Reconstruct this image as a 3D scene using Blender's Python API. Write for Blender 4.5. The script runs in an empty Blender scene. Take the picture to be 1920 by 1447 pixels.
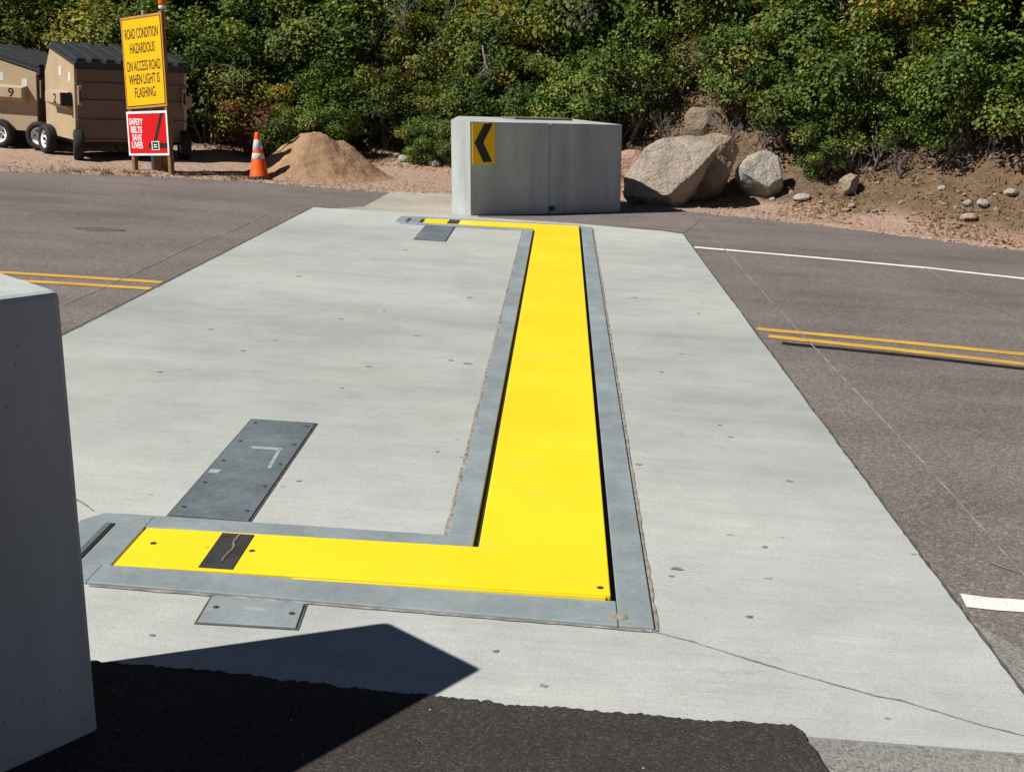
import bpy, bmesh, math, random
import numpy as np
from mathutils import Vector, Matrix, noise
from mathutils.geometry import tessellate_polygon

rnd = random.Random(7)
scene = bpy.context.scene
C = scene.collection

# ------------------------------------------------------------------ camera
FPX, CAMH, GR = 2400.0, 1.85, 0.055          # focal length in photo pixels, eye height, road grade (falls to +x)
TH = math.atan(611 / FPX)
PS = math.atan(100 * math.cos(TH) / FPX)
cam = bpy.data.cameras.new('camera'); camo = bpy.data.objects.new('camera', cam); C.objects.link(camo)
cam.sensor_fit = 'HORIZONTAL'; cam.sensor_width = 36.0; cam.lens = 36.0 * FPX / 1920.0
cam.clip_start = 0.05; cam.clip_end = 2000
camo.location = (0, 0, CAMH)
camo.rotation_euler = (math.pi / 2 - TH, 0, PS)
scene.camera = camo
_fw = Vector((-math.sin(PS) * math.cos(TH), math.cos(PS) * math.cos(TH), -math.sin(TH)))
_rt = Vector((math.cos(PS), math.sin(PS), 0)); _up = _rt.cross(_fw)
def ray(u, v): return _fw * FPX + _rt * (u - 960) + _up * (723.5 - v)
def G(u, v):
    "photo pixel -> (x, y) where that sight line meets the sloping road plane"
    d = ray(u, v); t = -CAMH / (d.z + GR * d.x); return (d.x * t, d.y * t)

# ------------------------------------------------------------------ light
ELEV = math.radians(48.0)
SUN = Vector((-0.8913 * math.cos(ELEV), -0.4534 * math.cos(ELEV), math.sin(ELEV)))
world = bpy.data.worlds.new('World'); scene.world = world; world.use_nodes = True
wn = world.node_tree
sky = wn.nodes.new('ShaderNodeTexSky'); sky.sky_type = 'NISHITA'; sky.sun_disc = False
sky.sun_elevation = ELEV; sky.sun_rotation = math.atan2(SUN.x, SUN.y) % (2 * math.pi)
sky.altitude = 2200; sky.air_density = 0.5; sky.dust_density = 0.2; sky.ozone_density = 1.5
bg = wn.nodes['Background']; bg.inputs['Strength'].default_value = 0.05
wn.links.new(sky.outputs[0], bg.inputs['Color'])
sl = bpy.data.lights.new('sun', 'SUN'); sl.energy = 5.0; sl.angle = math.radians(0.5); sl.color = (1.0, 0.96, 0.89)
so = bpy.data.objects.new('sun', sl); C.objects.link(so); so.rotation_euler = SUN.to_track_quat('Z', 'Y').to_euler()
so.location = SUN * 60
scene.view_settings.view_transform = 'Standard'; scene.view_settings.look = 'None'
scene.view_settings.gamma = 1.0; scene.view_settings.use_curve_mapping = False
scene.view_settings.exposure = 0.38

# ------------------------------------------------------------------ helpers
def tag(o, label=None, cat=None, group=None, kind=None):
    if label: o['label'] = label
    if cat: o['category'] = cat
    if group: o['group'] = group
    if kind: o['kind'] = kind
    return o
def empty(name, loc=(0, 0, 0), rz=0.0):
    o = bpy.data.objects.new(name, None); C.objects.link(o); o.location = loc; o.rotation_euler = (0, 0, rz)
    o.empty_display_size = 0.1
    return o
def link(name, me, mat=None, parent=None, smooth=False):
    o = bpy.data.objects.new(name, me); C.objects.link(o)
    if mat is not None and not me.materials: me.materials.append(mat)
    if parent is not None: o.parent = parent
    if smooth:
        for p in me.polygons: p.use_smooth = True
    return o
def mesh(name, vs, fs):
    me = bpy.data.meshes.new(name); me.from_pydata([tuple(v) for v in vs], [], fs); me.update(); return me
def bm_obj(name, bm, mat, parent=None, smooth=False):
    me = bpy.data.meshes.new(name); bmesh.ops.recalc_face_normals(bm, faces=bm.faces[:]); bm.to_mesh(me); bm.free()
    return link(name, me, mat, parent, smooth)
def gz(x): return -GR * max(-60, min(60, x))
def P(x, y, z=0.0): return Vector((x, y, gz(x) + z))

def prism_bm(poly, z0, z1, bevel=0.0, follow=True, ztop=None, seg=2):
    "closed prism over a plan polygon; follow = keeps parallel to the sloping road"
    bm = bmesh.new()
    f = (lambda x: gz(x)) if follow else (lambda x: 0.0)
    lo = [bm.verts.new((x, y, f(x) + z0)) for x, y in poly]
    hi = [bm.verts.new((x, y, f(x) + (ztop(x, y) if ztop else z1))) for x, y in poly]
    n = len(poly)
    top = bm.faces.new(hi); bm.faces.new(lo[::-1])
    for i in range(n): bm.faces.new((lo[i], lo[(i + 1) % n], hi[(i + 1) % n], hi[i]))
    bmesh.ops.recalc_face_normals(bm, faces=bm.faces[:])
    if bevel:
        ed = [e for e in bm.edges if not all(abs(v.co.z - f(v.co.x) - z0) < 1e-5 for v in e.verts)]
        bmesh.ops.bevel(bm, geom=ed, offset=bevel, segments=seg, affect='EDGES', profile=0.5)
    return bm
def rect(x0, x1, y0, y1): return [(x0, y0), (x1, y0), (x1, y1), (x0, y1)]
def box_bm(x0, x1, y0, y1, z0, z1, bevel=0.0, bm=None):
    b = bmesh.new()
    vs = [b.verts.new((x, y, z)) for z in (z0, z1) for x, y in ((x0, y0), (x1, y0), (x1, y1), (x0, y1))]
    for f in ((3, 2, 1, 0), (4, 5, 6, 7), (0, 1, 5, 4), (1, 2, 6, 5), (2, 3, 7, 6), (3, 0, 4, 7)): b.faces.new([vs[i] for i in f])
    if bevel: bmesh.ops.bevel(b, geom=b.edges[:], offset=bevel, segments=2, affect='EDGES', profile=0.5)
    if bm is None: return b
    me = bpy.data.meshes.new('tmp'); b.to_mesh(me); b.free(); bm.from_mesh(me); bpy.data.meshes.remove(me); return bm
def ring_tube(vs, fs, pts, radii, n=6):
    "tapered tube through pts appended to vs/fs"
    k0 = len(vs); m = len(pts)
    for i, p in enumerate(pts):
        d = (pts[min(i + 1, m - 1)] - pts[max(i - 1, 0)])
        if d.length < 1e-6: d = Vector((0, 0, 1))
        d.normalize(); a = d.cross(Vector((0.31, 0.17, 0.93))); 
        if a.length < 1e-3: a = d.cross(Vector((1, 0, 0)))
        a.normalize(); b = d.cross(a)
        for j in range(n):
            t = 2 * math.pi * j / n; vs.append(p + (a * math.cos(t) + b * math.sin(t)) * radii[i])
    for i in range(m - 1):
        for j in range(n):
            fs.append((k0 + i * n + j, k0 + i * n + (j + 1) % n, k0 + (i + 1) * n + (j + 1) % n, k0 + (i + 1) * n + j))
    fs.append(tuple(k0 + j for j in range(n))[::-1]); fs.append(tuple(k0 + (m - 1) * n + j for j in range(n)))
def lathe(prof, n=28):
    vs, fs = [], []
    for r, z in prof:
        for j in range(n):
            t = 2 * math.pi * j / n; vs.append((r * math.cos(t), r * math.sin(t), z))
    for i in range(len(prof) - 1):
        for j in range(n): fs.append((i * n + j, i * n + (j + 1) % n, (i + 1) * n + (j + 1) % n, (i + 1) * n + j))
    fs.append(tuple(range(n))[::-1]); fs.append(tuple((len(prof) - 1) * n + j for j in range(n)))
    return vs, fs

# ------------------------------------------------------------------ materials
class N:
    def __init__(s, name):
        s.m = bpy.data.materials.new(name); s.m.use_nodes = True; s.t = s.m.node_tree
        s.b = s.t.nodes['Principled BSDF']; s.co = s.new('ShaderNodeTexCoord').outputs['Object']
    def new(s, k, **kw):
        n = s.t.nodes.new(k)
        for a, v in kw.items(): setattr(n, a, v)
        return n
    def l(s, a, b): s.t.links.new(a, b)
    def noise(s, scale, detail=3, rough=0.55, vec=None, dist=0.0):
        n = s.new('ShaderNodeTexNoise'); n.inputs['Scale'].default_value = scale; n.inputs['Detail'].default_value = detail
        n.inputs['Roughness'].default_value = rough; n.inputs['Distortion'].default_value = dist
        s.l(vec if vec is not None else s.co, n.inputs['Vector']); return n.outputs['Fac']
    def voro(s, scale, out='Color', vec=None):
        n = s.new('ShaderNodeTexVoronoi'); n.inputs['Scale'].default_value = scale
        s.l(vec if vec is not None else s.co, n.inputs['Vector']); return n.outputs[out]
    def stretch(s, sc):
        n = s.new('ShaderNodeMapping'); n.inputs['Scale'].default_value = sc; s.l(s.co, n.inputs['Vector']); return n.outputs[0]
    def ramp(s, fac, stops):
        n = s.new('ShaderNodeValToRGB'); e = n.color_ramp.elements
        while len(e) < len(stops): e.new(0.5)
        for el, (p, c) in zip(e, stops): el.position = p; el.color = (*c, 1) if len(c) == 3 else c
        s.l(fac, n.inputs[0]); return n.outputs[0]
    def mix(s, fac, a, b, mode='MIX'):
        n = s.new('ShaderNodeMix', data_type='RGBA', blend_type=mode)
        for sock, v in ((n.inputs[0], fac), (n.inputs[6], a), (n.inputs[7], b)):
            if isinstance(v, (int, float)): sock.default_value = v
            elif isinstance(v, tuple): sock.default_value = (*v, 1)
            else: s.l(v, sock)
        return n.outputs[2]
    def bump(s, h, strength=0.3, dist=0.01, chain=None):
        n = s.new('ShaderNodeBump'); n.inputs['Strength'].default_value = strength; n.inputs['Distance'].default_value = dist
        s.l(h, n.inputs['Height'])
        if chain is not None: s.l(chain, n.inputs['Normal'])
        return n.outputs[0]
    def out(s, col=None, rough=0.8, metal=0.0, normal=None, spec=0.3):
        if col is not None:
            if isinstance(col, tuple): s.b.inputs['Base Color'].default_value = (*col, 1)
            else: s.l(col, s.b.inputs['Base Color'])
        if isinstance(rough, (int, float)): s.b.inputs['Roughness'].default_value = rough
        else: s.l(rough, s.b.inputs['Roughness'])
        s.b.inputs['Metallic'].default_value = metal; s.b.inputs['Specular IOR Level'].default_value = spec
        if normal is not None: s.l(normal, s.b.inputs['Normal'])
        return s.m
BW = lambda a: (a, a, a)
def simple(name, col, rough=0.6, metal=0.0, var=0.15, scale=6, bump=0.0, spec=0.3):
    n = N(name); f = n.noise(scale, 4)
    c = n.ramp(f, [(0.3, tuple(x * (1 - var) for x in col)), (0.7, tuple(min(1, x * (1 + var)) for x in col))])
    nb = n.bump(n.noise(scale * 8, 3), bump, 0.01) if bump else None
    return n.out(c, rough, metal, nb, spec)

def m_asphalt(name, base, chipa, chipb, rough=0.9, vs=105):
    n = N(name)
    v = n.voro(vs); big = n.noise(0.7, 5, 0.6); fine = n.noise(160, 2)
    sep = n.new('ShaderNodeSeparateColor'); n.l(v, sep.inputs[0])
    chips = n.ramp(sep.outputs[0], [(0.0, tuple(x * 0.30 for x in base)), (0.28, tuple(x * 0.8 for x in base)), (0.62, base), (0.84, chipa), (1.0, chipb)])
    streak = n.noise(1.0, 4, 0.6, n.stretch((0.35, 2.2, 1)))
    c = n.mix(0.42, chips, n.ramp(fine, [(0.3, tuple(x * 0.55 for x in base)), (0.7, tuple(x * 1.5 for x in base))]))
    c = n.mix(1.0, c, n.ramp(big, [(0.25, BW(0.78)), (0.75, BW(1.18))]), 'MULTIPLY')
    c = n.mix(1.0, c, n.ramp(streak, [(0.3, BW(0.82)), (0.55, BW(1.03)), (0.8, BW(1.1))]), 'MULTIPLY')
    spk = n.voro(11, 'Distance')
    c = n.mix(n.ramp(spk, [(0.028, BW(0.8)), (0.045, BW(0))]), c, (0.5, 0.46, 0.40))
    nb = n.bump(sep.outputs[1], 0.5, 0.006); nb = n.bump(fine, 0.4, 0.006, nb)
    return n.out(c, rough, 0, nb, 0.25)
M = {}
M['asphalt'] = m_asphalt('asphalt', (0.162, 0.140, 0.131), (0.235, 0.195, 0.177), (0.38, 0.33, 0.30))
M['fresh'] = m_asphalt('fresh_asphalt', (0.042, 0.036, 0.032), (0.062, 0.051, 0.044), (0.12, 0.10, 0.085), vs=150)
M['oil'] = m_asphalt('oil_stained_asphalt', (0.12, 0.102, 0.095), (0.19, 0.155, 0.138), (0.32, 0.28, 0.255))
M['asph2'] = m_asphalt('faded_asphalt', (0.19, 0.16, 0.145), (0.26, 0.22, 0.20), (0.36, 0.31, 0.28))
M['slurry'] = m_asphalt('cement_stained_asphalt', (0.24, 0.235, 0.22), (0.33, 0.32, 0.30), (0.15, 0.14, 0.13))
M['apron'] = m_asphalt('dusty_apron', (0.40, 0.36, 0.31), (0.47, 0.43, 0.38), (0.5, 0.46, 0.41))

def m_concrete(name, base, broom=True, stain=0.14):
    n = N(name)
    a = n.noise(0.55, 5, 0.6); b = n.noise(3.2, 5, 0.6); f = n.noise(120, 2)
    st = n.noise(2.2, 5, 0.65, n.stretch((0.22, 3.2, 1)))
    c = n.ramp(a, [(0.25, tuple(x * p for x, p in zip(base, (0.80, 0.83, 0.81)))), (0.5, base), (0.78, tuple(x * p for x, p in zip(base, (1.12, 1.10, 1.07))))])
    c = n.mix(1.0, c, n.ramp(st, [(0.25, BW(1 - stain * .5)), (0.55, BW(1.0)), (0.8, BW(1.03))]), 'MULTIPLY')
    c = n.mix(1.0, c, n.ramp(b, [(0.2, BW(0.88)), (0.7, BW(1.05))]), 'MULTIPLY')
    c = n.mix(1.0, c, n.ramp(f, [(0.2, BW(0.80)), (0.8, BW(1.14))]), 'MULTIPLY')
    br = n.noise(26, 4, 0.7, n.stretch((0.07, 1.0, 1)))
    c = n.mix(1.0, c, n.ramp(br, [(0.3, BW(0.93)), (0.5, BW(1.0)), (0.75, BW(1.04))]), 'MULTIPLY')
    pt = n.noise(5.5, 6, 0.75)
    c = n.mix(n.ramp(pt, [(0.56, BW(0)), (0.72, BW(0.5))]), c, n.mix(1.0, c, (0.80, 0.77, 0.72), 'MULTIPLY'))
    # tyre grime along the two lanes (traffic runs along x)
    sx = n.new('ShaderNodeSeparateXYZ'); n.l(n.co, sx.inputs[0])
    ad = n.new('ShaderNodeMath', operation='MULTIPLY_ADD'); n.l(n.noise(0.5, 3), ad.inputs[0]); ad.inputs[1].default_value = 1.6; n.l(sx.outputs[1], ad.inputs[2])
    mr = n.new('ShaderNodeMapRange'); mr.inputs[1].default_value = 3.0; mr.inputs[2].default_value = 16.0; n.l(ad.outputs[0], mr.inputs[0])
    lane = n.ramp(mr.outputs[0], [(0.22, BW(0)), (0.36, BW(0.9)), (0.42, BW(0.5)), (0.50, BW(1.0)), (0.58, BW(0.2)), (0.68, BW(0.7)), (0.75, BW(0.4)), (0.82, BW(0.6)), (0.92, BW(0))])
    grime = n.mix(1.0, lane, n.ramp(n.noise(1.1, 5, 0.65, n.stretch((0.45, 1.6, 1))), [(0.25, BW(0.25)), (0.75, BW(1.0))]), 'MULTIPLY')
    c = n.mix(grime, c, n.mix(1.0, c, (0.68, 0.70, 0.68), 'MULTIPLY'))
    # oil and gum spots
    ve = n.stretch((1.0, 1.5, 1)); wob = n.noise(30, 2)
    mp = n.new('ShaderNodeMix', data_type='VECTOR'); mp.inputs[0].default_value = 0.03
    n.l(ve, mp.inputs[4]); n.l(wob, mp.inputs[5])
    v = n.voro(3.6, 'Distance', mp.outputs[1]); pick = n.noise(2.3, 2)
    spots = n.ramp(v, [(0.045, BW(1)), (0.075, BW(0))]); gate = n.ramp(pick, [(0.40, BW(0)), (0.52, BW(0.8))])
    c = n.mix(n.mix(1.0, spots, gate, 'MULTIPLY'), c, (0.16, 0.16, 0.15))
    h = n.noise(60, 3, 0.6, n.stretch((0.12, 1.6, 1)) if broom else None)
    nb = n.bump(h, 0.4, 0.005); nb = n.bump(f, 0.25, 0.003, nb)
    return n.out(c, 0.85, 0, nb, 0.25)
M['slab'] = m_concrete('concrete_slab', (0.435, 0.455, 0.435))
def m_blockcon(name, base):
    n = N(name)
    a = n.noise(2.0, 5, 0.65); v = n.noise(1.4, 4, 0.6, n.stretch((3.0, 3.0, 0.35))); f = n.noise(90, 2); pit = n.voro(22, 'Distance')
    c = n.ramp(a, [(0.25, tuple(x * 0.86 for x in base)), (0.75, tuple(x * 1.10 for x in base))])
    c = n.mix(1.0, c, n.ramp(v, [(0.3, BW(0.74)), (0.65, BW(1.06))]), 'MULTIPLY')
    c = n.mix(n.ramp(pit, [(0.06, BW(0.8)), (0.11, BW(0))]), c, tuple(x * 0.5 for x in base))
    nb = n.bump(f, 0.25, 0.004); nb = n.bump(a, 0.25, 0.02, nb)
    return n.out(c, 0.85, 0, nb, 0.25)
M['block'] = m_blockcon('block_concrete', (0.42, 0.45, 0.445))

def m_yellow():
    n = N('yellow_paint')
    a = n.noise(1.3, 4); s = n.noise(30, 4, 0.7); w = n.noise(4, 4, 0.6)
    c = n.ramp(a, [(0.3, (0.85, 0.61, 0.012)), (0.7, (0.90, 0.69, 0.022))])
    c = n.mix(n.ramp(w, [(0.55, BW(0)), (0.85, BW(0.14))]), c, (0.70, 0.56, 0.25))
    sc_ = n.noise(2.0, 5, 0.7, n.stretch((0.5, 4.0, 1)))
    c = n.mix(n.ramp(sc_, [(0.56, BW(0)), (0.8, BW(0.30))]), c, (0.42, 0.33, 0.08))
    c = n.mix(n.ramp(s, [(0.695, BW(0)), (0.73, BW(0.85))]), c, (0.20, 0.13, 0.03))
    return n.out(c, 0.42, 0, n.bump(n.noise(50, 3), 0.06, 0.003), 0.4)
M['yellow'] = m_yellow()
def m_galv(name='galvanised_steel', base=(0.32, 0.38, 0.40), var=0.15):
    n = N(name)
    a = n.noise(3.5, 5, 0.62); b = n.noise(1.2, 4, 0.6, n.stretch((2.5, 0.5, 1))); f = n.voro(60)
    sep = n.new('ShaderNodeSeparateColor'); n.l(f, sep.inputs[0])
    c = n.ramp(a, [(0.25, tuple(x * (1 - var) for x in base)), (0.5, base), (0.8, tuple(x * (1 + var) for x in base))])
    c = n.mix(1.0, c, n.ramp(b, [(0.3, BW(0.84)), (0.7, BW(1.10))]), 'MULTIPLY')
    c = n.mix(0.06, c, f)
    d = n.noise(9, 5, 0.7)
    c = n.mix(n.ramp(d, [(0.62, BW(0)), (0.72, BW(0.35))]), c, (0.40, 0.34, 0.26))
    return n.out(c, n.ramp(a, [(0.3, BW(0.45)), (0.7, BW(0.65))]), 0.35, n.bump(a, 0.08, 0.01), 0.4)
M['galv'] = m_galv()
M['galv_dark'] = m_galv('dull_galvanised_steel', (0.145, 0.185, 0.205), 0.3)
M['rubber'] = simple('black_rubber', (0.035, 0.036, 0.036), 0.7, var=0.3, scale=14, bump=0.1)
M['pit'] = simple('pit_dark', (0.02, 0.018, 0.016), 0.9)
M['screw'] = simple('screw_steel', (0.13, 0.15, 0.16), 0.45, 0.7)
M['screw_dark'] = simple('screw_recess', (0.02, 0.02, 0.02), 0.7)
M['tape'] = simple('pale_tape_mark', (0.32, 0.35, 0.35), 0.6, var=0.2, scale=30)
M['rust'] = simple('rust_stain', (0.30, 0.19, 0.10), 0.7, var=0.3, scale=40)
M['joint'] = simple('joint_filler', (0.085, 0.08, 0.07), 0.9, var=0.4, scale=25)
M['grout'] = simple('dirty_grout', (0.25, 0.225, 0.19), 0.95, var=0.5, scale=22)
M['crackline'] = simple('dusty_crack', (0.27, 0.26, 0.24), 0.95, var=0.5, scale=18)
M['gum'] = simple('trodden_spot', (0.19, 0.195, 0.185), 0.85, var=0.4, scale=9)
M['seal'] = simple('grey_crack_seal', (0.22, 0.22, 0.22), 0.8, var=0.5, scale=8)
M['tar'] = simple('black_tar', (0.012, 0.012, 0.013), 0.65)
def m_paint(name, col, wear=0.5):
    n = N(name); w = n.noise(60, 4, 0.75); b = n.noise(2.5, 4)
    c = n.mix(n.ramp(w, [(wear, BW(0)), (wear + 0.12, BW(0.7))]), col, (0.14, 0.115, 0.10))
    c = n.mix(1.0, c, n.ramp(b, [(0.25, BW(0.8)), (0.75, BW(1.1))]), 'MULTIPLY')
    return n.out(c, 0.75, 0, n.bump(n.voro(95, 'Distance'), 0.3, 0.004), 0.3)
M['white_line'] = m_paint('white_road_paint', (0.78, 0.78, 0.76), 0.60)
M['yellow_line'] = m_paint('yellow_road_paint', (0.58, 0.34, 0.055), 0.58)
M['sign_yellow'] = simple('sign_yellow', (0.80, 0.47, 0.003), 0.45, var=0.03)
M['sign_frame'] = simple('sign_frame_orange_wood', (0.50, 0.24, 0.045), 0.6, var=0.15)
M['sign_red'] = simple('sign_red', (0.60, 0.006, 0.010), 0.4, var=0.04)
M['white'] = simple('white_enamel', (0.80, 0.80, 0.80), 0.5, var=0.04)
M['black'] = simple('black_enamel', (0.02, 0.018, 0.018), 0.5)
M['post'] = simple('brown_post_wood', (0.24, 0.12, 0.06), 0.8, var=0.25, scale=12, bump=0.2)
M['tan'] = simple('tan_painted_steel', (0.40, 0.305, 0.195), 0.55, var=0.08, scale=3, bump=0.05)
M['brown'] = simple('shade_browned_steel', (0.185, 0.130, 0.092), 0.6, var=0.12, scale=3, bump=0.05)  # darker version of the tan: shade on the dumpster fronts put into the colour
M['lid'] = simple('black_plastic_lid', (0.030, 0.033, 0.037), 0.5, var=0.25, scale=5)
M['tyre'] = simple('tyre_rubber', (0.022, 0.021, 0.020), 0.8, var=0.2, scale=20)
M['cone'] = simple('orange_cone_plastic', (0.85, 0.10, 0.008), 0.5, var=0.06, scale=14)
M['reflect'] = simple('reflective_sleeve', (0.55, 0.58, 0.58), 0.4, var=0.1, scale=20)
M['amber'] = simple('amber_lens', (0.75, 0.13, 0.01), 0.3, var=0.05)
M['sticker'] = simple('paper_sticker', (0.55, 0.56, 0.52), 0.7, var=0.12, scale=30)

def m_ground():
    n = N('dirt_and_gravel')
    at = n.new('ShaderNodeAttribute'); at.attribute_name = 'bank'; bank = at.outputs['Fac']
    a = n.noise(1.1, 5, 0.6); f = n.noise(38, 4, 0.7); v = n.voro(55); mid = n.noise(7, 5, 0.65)
    sep = n.new('ShaderNodeSeparateColor'); n.l(v, sep.inputs[0])
    grav = n.ramp(sep.outputs[0], [(0.0, (0.20, 0.125, 0.095)), (0.35, (0.36, 0.235, 0.18)), (0.7, (0.43, 0.29, 0.225)), (1.0, (0.55, 0.44, 0.38))])
    sand = n.ramp(f, [(0.3, (0.30, 0.20, 0.125)), (0.7, (0.45, 0.31, 0.205))])
    road = n.mix(n.ramp(a, [(0.42, BW(0)), (0.58, BW(1))]), grav, n.mix(0.4, sand, grav))
    soil = n.ramp(mid, [(0.25, (0.060, 0.038, 0.024)), (0.5, (0.135, 0.088, 0.053)), (0.75, (0.25, 0.165, 0.10))])
    soil = n.mix(0.45, soil, n.ramp(f, [(0.3, (0.06, 0.04, 0.026)), (0.75, (0.24, 0.165, 0.105))]))
    c = n.mix(bank, road, soil)
    nb = n.bump(f, 0.6, 0.03); nb = n.bump(sep.outputs[1], 0.4, 0.015, nb); nb = n.bump(mid, 0.5, 0.06, nb)
    return n.out(c, 0.95, 0, nb, 0.15)
M['ground'] = m_ground()
def m_sand():
    n = N('piled_sandy_dirt'); f = n.noise(45, 5, 0.7); a = n.noise(3, 4)
    c = n.ramp(f, [(0.25, (0.20, 0.115, 0.068)), (0.5, (0.36, 0.225, 0.138)), (0.8, (0.45, 0.295, 0.19))])
    c = n.mix(1.0, c, n.ramp(a, [(0.3, BW(0.85)), (0.7, BW(1.1))]), 'MULTIPLY')
    nb = n.bump(f, 0.6, 0.03); nb = n.bump(n.noise(12, 4), 0.5, 0.05, nb)
    return n.out(c, 0.95, 0, nb, 0.1)
M['sand'] = m_sand()
def m_rock(name, base):
    n = N(name); a = n.noise(2.2, 5, 0.65); f = n.noise(28, 4, 0.7); li = n.noise(7, 5, 0.7)
    c = n.ramp(a, [(0.25, tuple(x * 0.72 for x in base)), (0.5, base), (0.8, tuple(min(1, x * 1.2) for x in base))])
    c = n.mix(n.ramp(li, [(0.52, BW(0)), (0.64, BW(0.6))]), c, (base[0] * 0.62, base[1] * 0.68, base[2] * 0.72))
    c = n.mix(1.0, c, n.ramp(f, [(0.25, BW(0.68)), (0.7, BW(1.15))]), 'MULTIPLY')
    nb = n.bump(f, 0.7, 0.03); nb = n.bump(li, 0.6, 0.08, nb)
    return n.out(c, 0.95, 0, nb, 0.15)
M['granite'] = m_rock('pink_granite', (0.385, 0.32, 0.26))
M['granite2'] = m_rock('tan_granite', (0.37, 0.295, 0.215))
M['shade_dark_rock'] = m_rock('shade_darkened_lichened_rock', (0.27, 0.215, 0.16))  # shrub shade on the upper boulder put into this darker base colour
M['grey_rock'] = m_rock('grey_rock', (0.42, 0.38, 0.33))
M['red_rock'] = m_rock('reddish_rock', (0.46, 0.30, 0.22))
M['pebble'] = m_rock('pebble_mix', (0.45, 0.33, 0.27))

def m_leaf(name, stops):
    n = N(name)
    at = n.new('ShaderNodeAttribute'); at.attribute_name = 'leafvar'
    oi = n.new('ShaderNodeObjectInfo')
    c = n.ramp(at.outputs['Fac'], stops)
    hs = n.new('ShaderNodeHueSaturation'); n.l(c, hs.inputs['Color'])
    mr = n.new('ShaderNodeMapRange'); mr.inputs[3].default_value = 0.75; mr.inputs[4].default_value = 1.38
    n.l(oi.outputs['Random'], mr.inputs[0]); n.l(mr.outputs[0], hs.inputs['Value'])
    c = hs.outputs[0]
    n.out(c, 0.6, 0, None, 0.22)
    tr = n.new('ShaderNodeBsdfTranslucent'); mx = n.new('ShaderNodeMixShader'); mx.inputs[0].default_value = 0.22
    tc = n.mix(1.0, c, (1.5, 1.45, 0.5), 'MULTIPLY'); n.l(tc, tr.inputs['Color'])
    o = n.t.nodes['Material Output']; n.l(n.b.outputs[0], mx.inputs[1]); n.l(tr.outputs[0], mx.inputs[2]); n.l(mx.outputs[0], o.inputs['Surface'])
    return n.m
M['leaf_green'] = m_leaf('oak_leaf_green', [(0.0, (0.016, 0.036, 0.008)), (0.4, (0.075, 0.125, 0.020)), (0.75, (0.150, 0.190, 0.034)), (0.92, (0.25, 0.20, 0.035)), (1.0, (0.30, 0.13, 0.035))])
M['leaf_gold'] = m_leaf('oak_leaf_turning', [(0.0, (0.030, 0.050, 0.010)), (0.4, (0.118, 0.150, 0.024)), (0.7, (0.21, 0.195, 0.032)), (0.9, (0.34, 0.20, 0.036)), (1.0, (0.30, 0.10, 0.03))])
M['leaf_rust'] = m_leaf('oak_leaf_rust', [(0.0, (0.06, 0.025, 0.012)), (0.5, (0.15, 0.058, 0.024)), (0.85, (0.22, 0.10, 0.04)), (1.0, (0.10, 0.11, 0.03))])
M['litter'] = m_leaf('leaf_litter', [(0.0, (0.12, 0.075, 0.045)), (0.5, (0.24, 0.15, 0.085)), (0.85, (0.36, 0.24, 0.14)), (1.0, (0.42, 0.33, 0.22))])
M['dry_grass'] = m_leaf('dry_grass', [(0.0, (0.12, 0.10, 0.04)), (0.6, (0.26, 0.20, 0.10)), (1.0, (0.10, 0.13, 0.04))])
M['ground_clod'] = m_rock('soil_clod', (0.19, 0.13, 0.085))
M['bark'] = simple('grey_brown_bark', (0.13, 0.10, 0.08), 0.9, var=0.3, scale=14, bump=0.3)
M['dead'] = simple('bleached_dead_wood', (0.20, 0.17, 0.15), 0.9, var=0.25, scale=14, bump=0.3)

# ------------------------------------------------------------------ terrain
def interp(tab, x):
    if x <= tab[0][0]: return tab[0][1]
    for (x0, y0), (x1, y1) in zip(tab, tab[1:]):
        if x <= x1: return y0 + (y1 - y0) * (x - x0) / (x1 - x0)
    return tab[-1][1]
EDGE = [(-60, 13.0), (-12, 16.3), (-7.5, 16.9), (-5.4, 17.38), (-4.2, 17.46), (-2.4, 17.1), (-1.3, 17.4), (0.5, 17.3), (1.64, 17.0), (3.4, 16.2), (5.3, 14.9), (9, 11.6), (14, 6), (20, 0), (40, -20)]
FOOT = [(-60, 18.0), (-12, 21.6), (-8, 21.7), (-5.8, 21.9), (-4.3, 22.1), (-2.4, 21.7), (-0.5, 20.6), (1.3, 19.4), (3.2, 17.9), (4.9, 16.6), (6.2, 15.5), (9.5, 12.6), (14, 8), (20, 2), (40, -16)]
def edge_d(x, y): return y - interp(EDGE, x)
def foot_d(x, y): return y - interp(FOOT, x)
def ground_z(x, y):
    base = gz(x); d = edge_d(x, y); df = foot_d(x, y)
    nz = noise.noise(Vector((x * 1.7, y * 1.7, 0.3)))
    d2 = d + 0.10 * nz + 0.05 * noise.noise(Vector((x * 7, y * 7, 3.1)))
    t = max(0.0, min(1.0, (d2 + 0.12) / 0.24)); t = t * t * (3 - 2 * t)
    z = base - 0.07 + t * 0.085
    if d > -0.3:
        z += t * (0.018 * noise.noise(Vector((x * 3.1, y * 3.1, 1.7))) + 0.008 * noise.noise(Vector((x * 11, y * 11, 5))))
    if df > -1.5:
        s = math.log(1 + math.exp(3.0 * df)) / 3.0 if df < 8 else df
        slope = 0.62
        h = slope * s
        if h > 14: h = 14 + (h - 14) * 0.25
        k = min(1.0, s / 1.2)
        h += k * (0.22 * noise.noise(Vector((x * 0.55, y * 0.55, 9))) + 0.15 * noise.noise(Vector((x * 1.9, y * 1.9, 2))) + 0.065 * noise.noise(Vector((x * 5, y * 5, 4))) + 0.02 * noise.noise(Vector((x * 13, y * 13, 6))))
        z += h
    return z
xs = list(np.concatenate([np.linspace(-220, -16, 18)[:-1], np.arange(-16, 14, 0.11), np.linspace(14, 220, 18)]))
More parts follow.
